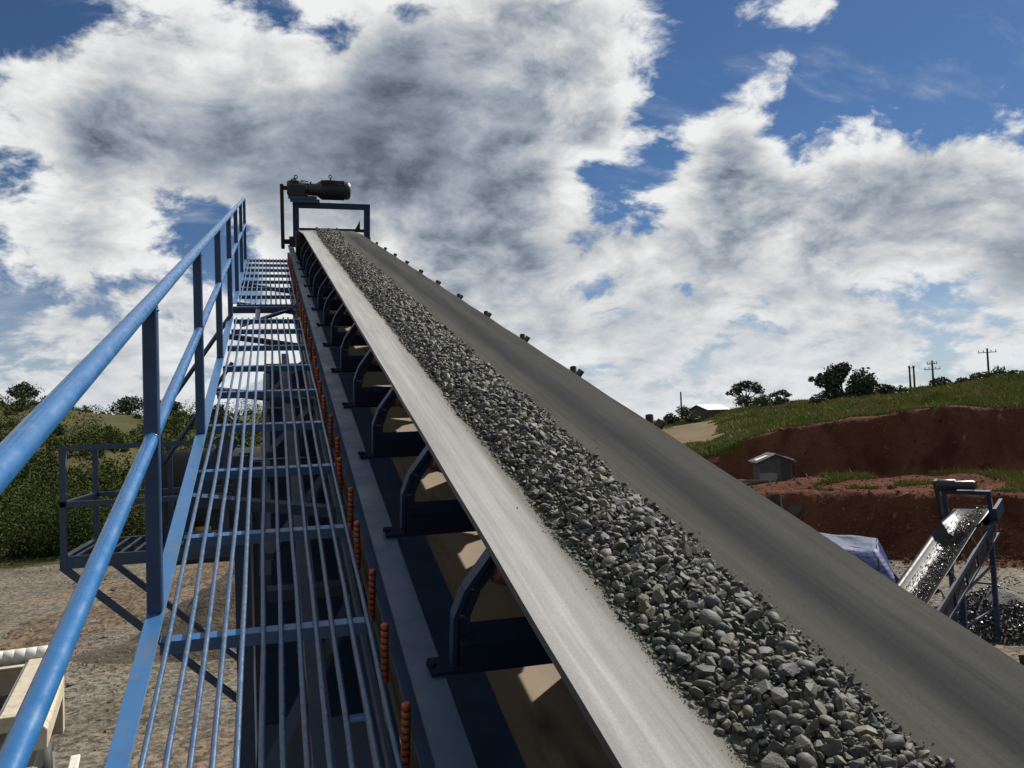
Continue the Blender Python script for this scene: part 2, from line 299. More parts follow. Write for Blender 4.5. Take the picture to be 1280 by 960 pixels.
def empty(name, loc=(0, 0, 0), rot=(0, 0, 0)):
    o = bpy.data.objects.new(name, None); o.empty_display_size = 0.2; o.location = loc; o.rotation_euler = rot
    return link(o)

def fast_mesh(name, V, F, smooth=False):
    V = np.asarray(V, np.float32).reshape(-1, 3); F = np.asarray(F, np.int32)
    k = F.shape[1]; me = bpy.data.meshes.new(name)
    me.vertices.add(len(V)); me.vertices.foreach_set('co', V.ravel())
    me.loops.add(F.size); me.loops.foreach_set('vertex_index', F.ravel())
    me.polygons.add(len(F)); me.polygons.foreach_set('loop_start', np.arange(0, F.size, k, dtype=np.int32))
    try: me.polygons.foreach_set('loop_total', np.full(len(F), k, np.int32))
    except Exception: pass
    me.polygons.foreach_set('use_smooth', np.full(len(F), bool(smooth)))
    me.update(calc_edges=True)
    return me

class MB:
    def __init__(s): s.v, s.f, s.sm = [], [], []
    def add(s, vs, fs, smooth=False):
        o = len(s.v); s.v += [tuple(p) for p in vs]
        for f in fs:
            s.f.append(tuple(i+o for i in f)); s.sm.append(smooth)
        return s
    def box(s, x0, x1, y0, y1, z0, z1):
        return s.add([(x0, y0, z0), (x1, y0, z0), (x1, y1, z0), (x0, y1, z0), (x0, y0, z1), (x1, y0, z1), (x1, y1, z1), (x0, y1, z1)],
                     [(0, 3, 2, 1), (4, 5, 6, 7), (0, 1, 5, 4), (1, 2, 6, 5), (2, 3, 7, 6), (3, 0, 4, 7)])
    def beam(s, p0, p1, w, h, up=(0, 0, 1), bev=0.0):
        p0, p1, up = Vector(p0), Vector(p1), Vector(up)
        d = (p1-p0).normalized(); x = d.cross(up)
        if x.length < 1e-4: x = d.cross(Vector((0, 1, 0)))
        x.normalize(); u = x.cross(d)
        if bev <= 0: prof = [(-w/2, -h/2), (w/2, -h/2), (w/2, h/2), (-w/2, h/2)]
        else:
            b = bev
            prof = [(-w/2+b, -h/2), (w/2-b, -h/2), (w/2, -h/2+b), (w/2, h/2-b), (w/2-b, h/2), (-w/2+b, h/2), (-w/2, h/2-b), (-w/2, -h/2+b)]
        n = len(prof); vs = []
        for p in (p0, p1): vs += [p + x*a + u*c for a, c in prof]
        fs = [tuple(range(n))[::-1], tuple(range(n, 2*n))] + [(i, (i+1) % n, n+(i+1) % n, n+i) for i in range(n)]
        return s.add(vs, fs)
    def loft(s, prof, y0, y1):
        """closed (x,z) profile swept along y"""
        n = len(prof)
        vs = [(a, y0, c) for a, c in prof] + [(a, y1, c) for a, c in prof]
        return s.add(vs, [tuple(range(n)), tuple(range(2*n-1, n-1, -1))] + [(i, n+i, n+(i+1) % n, (i+1) % n) for i in range(n)])
    def tube(s, pts, r, n=12, caps=True, radii=None):
        pts = [Vector(p) for p in pts]; m = len(pts); rings = []
        d0 = (pts[1]-pts[0]).normalized(); ref = Vector((0, 0, 1)) if abs(d0.z) < 0.9 else Vector((1, 0, 0))
        x = d0.cross(ref).normalized()
        vs = []
        for i, p in enumerate(pts):
            d = (pts[min(i+1, m-1)]-pts[max(i-1, 0)]).normalized()
            x = (x - d*x.dot(d)).normalized(); y = d.cross(x)
            rr = radii[i] if radii else r
            vs += [p + x*(rr*math.cos(2*math.pi*k/n)) + y*(rr*math.sin(2*math.pi*k/n)) for k in range(n)]
        fs = [(i*n+k, i*n+(k+1) % n, (i+1)*n+(k+1) % n, (i+1)*n+k) for i in range(m-1) for k in range(n)]
        s.add(vs, fs, True)
        if caps:
            s.add(vs[:n], [tuple(range(n))[::-1]]); s.add(vs[-n:], [tuple(range(n))])
        return s
    def ring(s, c, axis, r0, r1, n=14):
        """torus"""
        c, axis = Vector(c), Vector(axis).normalized()
        x = axis.orthogonal().normalized(); y = axis.cross(x); vs = []; k = 8
        for i in range(n):
            a = 2*math.pi*i/n; d = x*math.cos(a)+y*math.sin(a)
            vs += [c + d*(r0 + r1*math.cos(2*math.pi*j/k)) + axis*(r1*math.sin(2*math.pi*j/k)) for j in range(k)]
        return s.add(vs, [(i*k+j, ((i+1) % n)*k+j, ((i+1) % n)*k+(j+1) % k, i*k+(j+1) % k) for i in range(n) for j in range(k)], True)
    def mesh(s, name):
        me = bpy.data.meshes.new(name); me.from_pydata(s.v, [], s.f); me.polygons.foreach_set('use_smooth', s.sm); me.update(); return me
    def build(s, name, m, parent=None, bevel=0.0):
        o = bpy.data.objects.new(name, s.mesh(name)); o.data.materials.append(MT[m]); link(o, parent)
        if bevel:
            b = o.modifiers.new('bevel', 'BEVEL'); b.width = bevel; b.segments = 2; b.limit_method = 'ANGLE'; b.angle_limit = R(40)
        return o

def obj(name, me, m, parent=None):
    if not me.materials: me.materials.append(MT[m])
    return link(bpy.data.objects.new(name, me), parent)

def rand_rot(n):
    q = rng.normal(size=(n, 4)); q /= np.linalg.norm(q, axis=1)[:, None]
    w, x, y, z = q.T
    return np.stack([np.stack([1-2*(y*y+z*z), 2*(x*y-z*w), 2*(x*z+y*w)], -1),
                     np.stack([2*(x*y+z*w), 1-2*(x*x+z*z), 2*(y*z-x*w)], -1),
                     np.stack([2*(x*z-y*w), 2*(y*z+x*w), 1-2*(x*x+y*y)], -1)], 1)

import bmesh
def rock_proto(npts, seed, rounded=False):
    g = np.random.default_rng(seed); bm = bmesh.new()
    if rounded:
        bmesh.ops.create_icosphere(bm, subdivisions=2 if npts > 20 else 1, radius=1)
        ax = np.array([1.0, g.uniform(0.65, 0.9), g.uniform(0.45, 0.75)]); ph = g.uniform(0, 6, 6)
        for v in bm.verts:
            c = v.co; k = 1 + 0.09*math.sin(2.3*c.x+ph[0])*math.sin(2.1*c.y+ph[1]) + 0.06*math.sin(3.7*c.z+ph[2]+c.x*2)
            v.co = Vector((c.x*ax[0]*k, c.y*ax[1]*k, c.z*ax[2]*k))
    else:
        p = g.normal(size=(npts, 3)); p /= np.linalg.norm(p, axis=1)[:, None]
        p *= g.uniform(0.82, 1.1, (npts, 1)); p *= np.array([1.12, g.uniform(0.6, 0.95), g.uniform(0.42, 0.75)])
        for a in p: bm.verts.new(a)
        r = bmesh.ops.convex_hull(bm, input=bm.verts[:])
        bmesh.ops.delete(bm, geom=[x for x in r['geom_interior'] if isinstance(x, bmesh.types.BMVert)], context='VERTS')
    bmesh.ops.triangulate(bm, faces=bm.faces[:]); bm.verts.index_update()
    V = np.array([v.co[:] for v in bm.verts]); F = np.array([[v.index for v in f.verts] for f in bm.faces]); bm.free()
    return V, F
ROCKS = [rock_proto(13+i % 5, 100+i) for i in range(20)] + [rock_proto(12, 200+i, True) for i in range(7)]
CHIPS = [rock_proto(9, 300+i) for i in range(8)]

def scatter_mesh(name, protos, P, S, flat=1.0):
    """merge copies of protos at points P with sizes S"""
    n = len(P); which = rng.integers(0, len(protos), n); Vs, Fs, o = [], [], 0
    Rm = rand_rot(n)
    for k, (V, F) in enumerate(protos):
        i = np.where(which == k)[0]
        if not len(i): continue
        W = np.einsum('nij,vj->nvi', Rm[i], V)*S[i][:, None, None]
        W[:, :, 2] *= flat
        W += P[i][:, None, :]
        Vs.append(W.reshape(-1, 3)); Fs.append((F[None]+(np.arange(len(i))*len(V))[:, None, None]+o).reshape(-1, 3)); o += len(i)*len(V)
    return fast_mesh(name, np.concatenate(Vs), np.concatenate(Fs))

def leaf_mesh(name, C, size, droop=0.0):
    """one rhombic leaf spray per centre"""
    n = len(C); Rm = rand_rot(n); s = np.asarray(size)*np.ones(n)
    base = np.array([(-1, 0, 0), (0, -0.55, 0.12), (1, 0, 0), (0, 0.55, 0.12)])
    W = np.einsum('nij,vj->nvi', Rm, base)*s[:, None, None] + C[:, None, :]
    return fast_mesh(name, W.reshape(-1, 3), (np.arange(n)*4)[:, None]+np.arange(4)[None])

def blob_points(centres, radii, n, shell=0.55):
    """points in ellipsoidal clumps, denser to the shell"""
    centres, radii = np.asarray(centres, float), np.asarray(radii, float)
    w = np.prod(radii, 1)**(2/3); w /= w.sum(); k = rng.choice(len(centres), n, p=w)
    d = rng.normal(size=(n, 3)); d /= np.linalg.norm(d, axis=1)[:, None]
    r = shell + (1-shell)*rng.random(n)**0.7
    r = np.where(rng.random(n) < 0.2, rng.random(n), r)*(1+0.12*rng.normal(size=n))
    return centres[k] + d*radii[k]*r[:, None]

# ------------------------------------------------------------------ terrain
def smooth_noise(x, y, s, seed):
    g = np.random.default_rng(seed); t = g.random((64, 64))
    u, v = np.asarray(x)/s, np.asarray(y)/s
    i, j = np.floor(u).astype(int), np.floor(v).astype(int); a, b = u-i, v-j
    a, b = a*a*(3-2*a), b*b*(3-2*b); i0, j0, i1, j1 = i % 64, j % 64, (i+1) % 64, (j+1) % 64
    return (t[i0, j0]*(1-a)+t[i1, j0]*a)*(1-b)+(t[i0, j1]*(1-a)+t[i1, j1]*a)*b - 0.5

# right: cut bank, rows by distance for a fan of headings
RH = np.array([8, 16, 22, 26, 28.5, 31.5, 34, 37, 42, 47, 55, 68, 85, 100], float)
RT = { # heading: list of (dist, z)
    8:   [(55, 0), (60, .6), (64, .8), (68, 1.2), (80, 2), (110, 5), (180, 7), (500, 8)],
    16:  [(47, 0), (53, 1.4), (60, 1.6), (64, 2.4), (78, 4), (110, 6.2), (180, 7), (500, 8)],
    22:  [(45, 0), (51, 2.2), (58, 2.4), (62, 3.8), (78, 4.8), (108, 6.6), (180, 7.2), (500, 8)],
    26:  [(44, 0), (50, 2.7), (57, 2.9), (61, 4.6), (78, 5.3), (105, 6.8), (180, 7.4), (500, 8)],
    28.5: [(46.1, 0), (48.5, 2.9), (56.9, 3.1), (59.6, 4.8), (78, 5.6), (104, 7.4), (180, 8), (500, 8.5)],
    31.5: [(46.1, 0), (48.5, 2.9), (56.9, 3.2), (59.6, 6.0), (76, 6.6), (104, 8.3), (180, 9), (500, 9)],
    34:  [(46.1, 0), (48.5, 2.9), (56.9, 3.2), (59.6, 6.45), (76, 7.4), (104, 8.6), (180, 9), (500, 9)],
    37:  [(46.1, 0), (48.5, 2.9), (56.9, 3.2), (59.6, 6.85), (75, 8.0), (104, 8.9), (180, 9.5), (500, 9)],
    42:  [(45.8, 0), (48.2, 2.9), (56.9, 3.25), (59.6, 7.05), (75, 8.7), (104, 9.4), (180, 10), (500, 9)],
    47:  [(45.8, 0), (48.2, 2.9), (56.9, 3.25), (59.6, 7.15), (75, 9.5), (104, 10.2), (180, 11), (500, 10)],
    55:  [(45.8, 0), (48.2, 2.9), (56.9, 3.25), (59.6, 7.2), (75, 10), (104, 11), (180, 12), (500, 11)],
    68:  [(42, 0), (48, 2.9), (56.9, 3.25), (59.6, 7.2), (75, 10), (104, 11), (180, 12), (500, 11)],
    85:  [(42, 0), (48, 2.6), (56, 3.0), (60, 6.6), (75, 9), (104, 10), (180, 11), (500, 11)],
    100: [(42, 0), (48, 2.0), (56, 2.4), (60, 5.6), (75, 8), (104, 9), (180, 10), (500, 10)],
}
def right_z(x, y):
    x, y = np.asarray(x, float), np.asarray(y, float)
    h = np.degrees(np.arctan2(x, y)); d = np.hypot(x, y)
    d = d + 2.0*smooth_noise(x, y, 7, 3) + 1.1*smooth_noise(x, y, 2.6, 4) + 0.55*smooth_noise(x, y, 0.95, 44)
    zz = np.stack([np.interp(d, [p[0] for p in RT[k]], [p[1] for p in RT[k]]) for k in RT], -1)
    i = np.clip(np.searchsorted(RH, h)-1, 0, len(RH)-2); t = np.clip((h-RH[i])/(RH[i+1]-RH[i]), 0, 1)
    idx = np.arange(zz.shape[0])
    z = zz[idx, i]*(1-t)+zz[idx, i+1]*t
    return z + np.clip((d-45)/4, 0, 1)*(0.5*smooth_noise(x, y, 4, 5)+0.22*smooth_noise(x, y, 1.4, 6)) - 0.12*(d < 45)

def left_z(x, y):
    x, y = np.asarray(x, float), np.asarray(y, float)
    h = np.degrees(np.arctan2(x, y)); d = np.hypot(x, y) + 5*smooth_noise(x, y, 22, 8)
    top = np.interp(h, [-75, -40, -17, -8, -4, 4, 12, 20], [15, 15.5, 14.6, 12.7, 12.2, 11, 9, 7])
    t = np.interp(d, [60, 78, 170, 260, 600], [0, 0.12, 1.0, 1.0, 0.8])
    return top*t + np.clip((d-62)/10, 0, 1)*(1.6*smooth_noise(x, y, 14, 9)) - 0.15*(d < 61)

def polar_grid(name, h0, h1, nh, dists, zf, m):
    hs = np.radians(np.linspace(h0, h1, nh)); D, Hh = np.meshgrid(np.asarray(dists, float), hs, indexing='ij')
    x, y = (D*np.sin(Hh)).ravel(), (D*np.cos(Hh)).ravel(); z = zf(x, y)
    nd = len(dists); i, j = np.meshgrid(np.arange(nd-1), np.arange(nh-1), indexing='ij'); a = (i*nh+j).ravel()
    F = np.stack([a, a+1, a+nh+1, a+nh], -1)[:, ::-1]
    me = fast_mesh(name, np.stack([x, y, z], -1), F, True)
    return tag(obj(name, me, m), kind='structure')

def ground_sheet():
    n = 160; xs = np.sign(np.linspace(-1, 1, n))*np.abs(np.linspace(-1, 1, n))**2.2*2200
    X, Y = np.meshgrid(xs, xs + 25, indexing='ij'); x, y = X.ravel(), Y.ravel()
    z = (0.22*smooth_noise(x, y, 6, 21)+0.10*smooth_noise(x, y, 1.9, 22)-0.12)*(np.hypot(x, y) < 60)
    i, j = np.meshgrid(np.arange(n-1), np.arange(n-1), indexing='ij'); a = (i*n+j).ravel()
    me = fast_mesh('ground', np.stack([x, y, z], -1), np.stack([a, a+n, a+n+1, a+1], -1), True)
    tag(obj('ground', me, 'ground'), kind='structure')
ground_sheet()
polar_grid('embankment', 8, 100, 460, np.concatenate([np.linspace(42, 64, 90), np.linspace(64.6, 112, 60), np.geomspace(115, 500, 12)]), right_z, 'redsoil')
polar_grid('hill', -75, 20, 120, np.concatenate([np.linspace(59, 180, 60), np.geomspace(190, 600, 8)]), left_z, 'hill')

# ------------------------------------------------------------------ main conveyor frame of reference
AL = R(16.973)
EYE_H = 1.44
Nn = Vector((0, -math.sin(AL), math.cos(AL)))
ORG = Vector((0, 0, CAM_Z)) - Nn*EYE_H
CSC = 1.3                      # the conveyor is drafted for a 0.78 m belt and built as a 1 m one
CORG = Vector((0, 0, CAM_Z)) - Nn*EYE_H*CSC
def frame_empty(name, org=None, k=1.0):
    e = empty(name, ORG if org is None else org, (AL, 0, 0)); e.scale = (k, k, k); return e
CX = 0.7635                    # belt centre line
S_HEAD = 12.1

conv = tag(frame_empty('belt_conveyor', CORG, CSC), 'long inclined belt conveyor on blue channel frame carrying crushed stone uphill', 'conveyor')
IDLERS = [0.14+0.715*k for k in range(0, 16)]

def belt_profile(s):
    """21 points across the belt: (x, h) of its top face"""
    t = min(1.0, max(0.0, (s-10.6)/1.5)); t = t*t*(3-2*t)
    sag = 0.0018*(1-abs(math.cos(math.pi*(s-IDLERS[0])/0.715)))
    pts = []
    for k in range(25):
        a = -1+2*k/24; L_ = a*0.373; c = 0.115; rnd = 0.05
        b = abs(L_)
        ang = R(20.5)*(1-t)
        if b < c-rnd: x, h = b, 0.0
        elif b < c+rnd:
            u = (b-(c-rnd))/(2*rnd); x = (c-rnd)+2*rnd*(u*(1+math.cos(ang))/2 + (1-math.cos(ang))/2*(u-u*u)); h = 2*rnd*math.sin(ang)*u*u/2
        else:
            x = (c-rnd)+2*rnd*(1+math.cos(ang))/2+(b-c-rnd)*math.cos(ang); h = rnd*math.sin(ang)+(b-c-rnd)*math.sin(ang)
        pts.append((CX+math.copysign(x, a), 0.648*(1-t)+0.70*t+h-sag*(1+0.5*b/0.39)*(1-t)))
    return pts
def belt_h(x, s):
    p = belt_profile(s); return float(np.interp(x, [q[0] for q in p], [q[1] for q in p]))

def build_belt():
    ss = list(np.arange(-1.6, S_HEAD, 0.0715))+[S_HEAD]
    rows = [[(x, s, h) for x, h in belt_profile(s)] for s in ss]
    for a in np.linspace(10, 180, 12):
        rows.append([(x, S_HEAD+0.222*math.sin(R(a)), 0.478+0.222*math.cos(R(a))) for x, h in belt_profile(S_HEAD)])
    n = len(rows[0]); V = np.array(rows).reshape(-1, 3); nr = len(rows)
    # thickness: offset copy
    Vg = np.array(rows); ds = np.gradient(Vg, axis=0); dx = np.gradient(Vg, axis=1); nn = np.cross(dx, ds); nn /= np.linalg.norm(nn, axis=2)[..., None]
    V2 = (Vg-nn*0.011).reshape(-1, 3)
    i, j = np.meshgrid(np.arange(nr-1), np.arange(n-1), indexing='ij'); a = (i*n+j).ravel()
    F = np.stack([a, a+1, a+n+1, a+n], -1); F2 = F[:, ::-1]+nr*n
    E = []
    for r in range(nr-1):
        E.append((r*n, r*n+n, nr*n+r*n+n, nr*n+r*n)); e = r*n+n-1; E.append((e+n, e, nr*n+e, nr*n+e+n))
    me = fast_mesh('belt', np.concatenate([V, V2]), np.concatenate([F, F2, np.array(E)]), True)
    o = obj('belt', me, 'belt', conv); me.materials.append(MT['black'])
    mi = np.zeros(len(F)*2+len(E), np.int32); mi[len(F):] = 1; me.polygons.foreach_set('material_index', mi)
    es = o.modifiers.new('split', 'EDGE_SPLIT'); es.split_angle = R(50)
build_belt()
MB().box(CX-0.375, CX+0.375, -1.6, S_HEAD, 0.245, 0.256).build('return_belt', 'returnbelt', conv)
p = MB(); p.tube([(CX-0.41, S_HEAD, 0.478), (CX+0.41, S_HEAD, 0.478)], 0.209, 24); p.build('head_pulley', 'dark', conv)

# channel side rails (top flange 0.07 wide), web with bolt heads
for sx, xo in ((-1, 0.26), (1, 1.274)):
    x0, x1 = (xo, xo+0.07) if sx < 0 else (xo-0.07, xo)
    w0, w1 = (x1-0.008, x1) if sx < 0 else (x0, x0+0.008)
    c = MB(); c.box(x0, x1, -1.6, 12.75, 0.432, 0.44)
    c.box(w0, w1, -1.6, 12.75, 0.328, 0.432); c.box(x0, x1, -1.6, 12.75, 0.32, 0.328)
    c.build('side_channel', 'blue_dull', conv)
    k = MB(); k.box(*((x0+0.012, x0+0.018) if sx < 0 else (x1-0.018, x1-0.012)), -1.6, 12.6, 0.14, 0.318); k.build('side_plate', 'olive', conv)
    # lower truss chord and web members
    l = MB(); l.box(x0, x1, -1.6, 12.6, -0.26, -0.19); l.build('lower_chord', 'blue_dull', conv)
    for q in range(10):
        s0 = -1.2+q*1.43; d = MB(); d.beam((x0+0.035, s0, -0.19), (x0+0.035, s0, 0.318), 0.05, 0.05, (0, 1, 0)); d.build('truss_upright', 'blue_dull', conv)
        d = MB(); d.beam((x0+0.035, s0+0.05, -0.18), (x0+0.035, s0+1.38, 0.30), 0.045, 0.03, (1, 0, 0)); d.build('truss_diagonal', 'blue_dull', conv)
for q in range(10):
    s0 = -1.2+q*1.43
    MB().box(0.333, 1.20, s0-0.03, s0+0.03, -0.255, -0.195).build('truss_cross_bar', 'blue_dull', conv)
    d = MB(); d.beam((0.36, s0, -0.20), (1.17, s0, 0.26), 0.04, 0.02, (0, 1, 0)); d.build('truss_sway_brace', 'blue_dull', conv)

# troughing idlers
def idler_meshes():
    f = MB(); f.box(0.302, 1.232, -0.03, 0.03, 0.441, 0.449); f.box(0.36, 1.174, -0.045, -0.037, 0.449, 0.515); f.box(0.36, 1.174, -0.036, 0.045, 0.507, 0.515)
    for xx in (0.305, 1.229):
        f.tube([(xx, 0.0, 0.449), (xx, 0.0, 0.457)], 0.011, 6)
    br = MB()
    path = [(0.352, 0.449), (0.352, 0.56), (0.372, 0.618), (0.424, 0.694), (0.436, 0.706)]
    for (xa, ha), (xb, hb) in zip(path[:-1], path[1:]):
        br.beam((xa, 0, ha), (xb, 0, hb), 0.036, 0.010, (1, 0, 0.3), 0)
    for (xa, ha), (xb, hb) in zip(path[:-1], path[1:]):
        br.beam((xa+0.018, 0, ha), (xb+0.018, 0, hb-0.006), 0.008, 0.032, (1, 0, 0.3), 0)
    nut = br; nut.tube([(0.425, 0, 0.676), (0.448, 0, 0.667)], 0.013, 6)
    tip = MB(); tip.beam((1.112, 0, 0.69), (1.150, 0, 0.748), 0.040, 0.010, (1, 0, -0.6)); tip.tube([(1.138, 0.05, 0.69), (1.146, 0.085, 0.742)], 0.013, 8)
    brm = MB()
    for v, fc, sm in [(br.v, br.f, br.sm)]:
        brm.v = [(2*CX-x, y, z) for x, y, z in v]; brm.f = [tuple(reversed(q)) for q in fc]; brm.sm = sm
    a = R(20.5); dx, dh = math.cos(a), -math.sin(a)
    def roll(p, q):
        p, q = Vector(p), Vector(q); d = (q-p).normalized(); r = MB()
        r.tube([p, p+d*0.006, p+d*0.007, q-d*0.007, q-d*0.006, q], 0, 20, True, [0.034, 0.043, 0.0445, 0.0445, 0.043, 0.034])
        r.tube([p-d*0.02, q+d*0.02], 0.011, 10); return r
    r1 = roll((0.437, 0, 0.676), (0.437+0.215*dx, 0, 0.676+0.215*dh)); r2 = roll((0.672, 0, 0.580), (0.862, 0, 0.580))
    r3 = roll((2*CX-0.437, 0, 0.676), (2*CX-0.437-0.215*dx, 0, 0.676+0.215*dh))
    return [('idler_frame', f.mesh('idler_frame'), 'dust_shade'), ('bracket', br.mesh('bracket'), 'plate'), ('bracket', brm.mesh('bracket'), 'plate'), ('guide_bracket', tip.mesh('guide_bracket'), 'dark'),  # frame and brackets coloured darker to paint in shade under the belt
            ('roller', r1.mesh('roller'), 'rust'), ('roller', r2.mesh('roller'), 'rust'), ('roller', r3.mesh('roller'), 'rust')]
IM = idler_meshes()
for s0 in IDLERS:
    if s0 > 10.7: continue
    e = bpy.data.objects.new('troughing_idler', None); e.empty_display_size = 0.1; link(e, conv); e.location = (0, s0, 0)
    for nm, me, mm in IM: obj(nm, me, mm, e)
for s0 in [-0.575]+IDLERS[:-1]:
    x_ = 0.955  # hidden plates added to block sun, gaps shape patches on the return belt
    MB().box(x_, x_+0.004, s0+0.055, s0+0.42, 0.258, 0.65).build('skirt_or_sunblock_plate', 'navy', conv)
    MB().box(x_, x_+0.004, s0+0.4205, s0+0.66, 0.258, 0.47).build('skirt_or_sunblock_plate', 'navy', conv)
    MB().box(x_, x_+0.004, s0+0.4205, s0+0.66, 0.635, 0.65).build('skirt_or_sunblock_plate', 'navy', conv)
MB().box(0.3305, 0.485, -1.6, 12.0, 0.262, 0.2655).build('shade_strip_plate', 'navy', conv)  # dark strip added over the return belt to stand in for shade
MB().box(1.262, 1.268, -1.6, 12.0, -0.188, 0.139).build('lower_sunblock_plate', 'navy', conv)  # added plate that keeps sun from passing through the truss
for k in range(6):
    s0 = 2.9+k*1.06
    MB().box(-0.06, 1.25, s0, s0+1.05, -0.56, -0.55).build('belly_tray', 'dust_shade', conv)
# orange ribbed sleeves under the near channel
def sleeve_mesh():
    b = MB(); pts, rad = [], []
    for k in range(9):
        z0 = 0.235+k*0.0178
        for dz, r in ((0, 0.006), (0.003, 0.0102), (0.0125, 0.0102), (0.0155, 0.006)): pts.append((0.247, 0, z0+dz)); rad.append(r)
    b.tube(pts, 0, 10, True, rad); return b.mesh('ribbed_sleeve')
def sleeve_rings():
    b = MB()
    for k in range(1, 9): b.ring((0.247, 0, 0.235+k*0.0178-0.0012), (0, 0, 1), 0.0075, 0.0016, 10)
    return b.mesh('rib_rings')
SM, SR = sleeve_mesh(), sleeve_rings()
for k in range(36):
    s0 = 0.90+0.318*k
    o = obj('ribbed_sleeve', SM, 'orange', conv); o.location = (0, s0, 0); o.rotation_euler = (R(random.uniform(-2, 2)), R(random.uniform(-1.5, 1.5)), 0)
    g = obj('rib_rings', SR, 'black', o)
# return idlers
rm = MB(); rm.tube([(0.37, 0, 0.20), (1.16, 0, 0.20)], 0.042, 16); rm.tube([(0.32, 0, 0.20), (1.21, 0, 0.20)], 0.012, 8); rm = rm.mesh('return_roller')
for k in range(5):
    o = obj('return_roller', rm, 'rust', conv); o.location = (0, 0.5+2.6*k, 0)

# drive frame over the head
df = MB(); H0 = EYE_H
df.beam((0.375, 12.6, 0.445), (0.375, 12.6, 0.972), 0.085, 0.085, (0, 1, 0)); df.beam((1.372, 12.6, 0.30), (1.372, 12.6, 0.972), 0.085, 0.085, (0, 1, 0))
df.box(0.333, 1.4145, 12.555, 12.645, 0.9725, 1.0575)
df.build('drive_frame', 'navyblue', conv, 0.004)
MB().box(0.42, 1.327, 12.58, 12.592, 0.655, 0.70).build('head_plate', 'dark', conv)
tri = MB(); tri.loft([(1.20, 0.70), (1.27, 0.70), (1.27, 0.83)], 12.55, 12.556); tri.build('skirt_or_sunblock_plate', 'dark', conv)
cc = MB(); cc.box(0.165, 0.215, 12.53, 12.68, 0.40, 1.30); cc.build('chain_case', 'dark', conv, 0.01)
for k in range(12):
    b = MB(); z0 = 0.45+k*0.07; b.tube([(0.19, 12.528, z0), (0.19, 12.522, z0)], 0.008, 6); b.build('case_bolt', 'gear', conv)
b = MB(); b.tube([(0.215, 12.6, 0.5), (0.40, 12.6, 0.5)], 0.035, 14); b.box(0.28, 0.36, 12.5, 12.7, 0.43, 0.57); b.build('head_bearing', 'dark', conv)

gm = tag(frame_empty('gear_motor', CORG, CSC), 'dark gear motor with lifting eyes on the drive frame atop the main conveyor', 'motor')
g = MB(); g.box(0.30, 0.70, 12.46, 12.74, 1.058, 1.10); g.box(0.275, 0.66, 12.45, 12.75, 1.101, 1.145); g.build('mount_plate', 'blue_dull', gm)
g = MB(); g.tube([(0.26, 12.6, 1.245), (0.275, 12.6, 1.245), (0.50, 12.6, 1.245), (0.53, 12.6, 1.245)], 0, 20, True, [0.085, 0.105, 0.105, 0.085]); g.box(0.28, 0.50, 12.49, 12.71, 1.145, 1.30)
g.box(0.30, 0.42, 12.52, 12.68, 1.30, 1.355); g.build('gearbox', 'gear', gm, 0.008)
g = MB(); g.tube([(0.53, 12.6, 1.235), (0.56, 12.6, 1.235), (0.66, 12.6, 1.235), (0.70, 12.6, 1.235)], 0, 20, True, [0.07, 0.085, 0.085, 0.11]); g.build('coupling_housing', 'gear', gm)
for k in range(8):
    a = 2*math.pi*k/8; b = MB(); b.tube([(0.50, 12.6+0.095*math.cos(a), 1.245+0.095*math.sin(a)), (0.55, 12.6+0.095*math.cos(a), 1.245+0.095*math.sin(a))], 0.011, 6); b.build('flange_bolt', 'gear', gm)
for x_, z_ in ((0.33, 1.355), (0.36, 1.37), (0.47, 1.345), (0.50, 1.34), (0.585, 1.325)):
    b = MB(); b.tube([(x_, 12.6, z_-0.03), (x_, 12.6, z_+0.018)], 0.014, 6); b.build('breather_plug', 'gear', gm)
mo = MB(); mo.tube([(0.70, 12.6, 1.235), (0.72, 12.6, 1.235), (1.06, 12.6, 1.235), (1.07, 12.6, 1.235)], 0, 28, True, [0.11, 0.125, 0.125, 0.118])
for k in range(28):
    a = 2*math.pi*k/28
    mo.beam((0.73, 12.6+0.128*math.cos(a), 1.235+0.128*math.sin(a)), (1.05, 12.6+0.128*math.cos(a), 1.235+0.128*math.sin(a)), 0.005, 0.018, (0, math.cos(a), math.sin(a)))
mo.build('motor_body', 'motor', gm)
b = MB(); b.tube([(1.07, 12.6, 1.235), (1.115, 12.6, 1.235), (1.135, 12.6, 1.235)], 0, 28, True, [0.128, 0.124, 0.095]); b.build('fan_cowl', 'motor', gm)
b = MB(); b.box(0.80, 0.92, 12.53, 12.67, 1.345, 1.375); b.build('terminal_box', 'motor', gm)
for x_, z_ in ((0.385, 1.355), (0.86, 1.375)):
    b = MB(); b.tube([(x_, 12.6, z_), (x_, 12.6, z_+0.025)], 0.009, 8); b.ring((x_, 12.6, z_+0.048), (0, 1, 0), 0.022, 0.007); b.build('lifting_eye', 'gear', gm)
b = MB(); b.tube([(0.215, 12.6, 1.245), (0.26, 12.6, 1.245)], 0.03, 12); b.build('output_shaft', 'gear', gm)

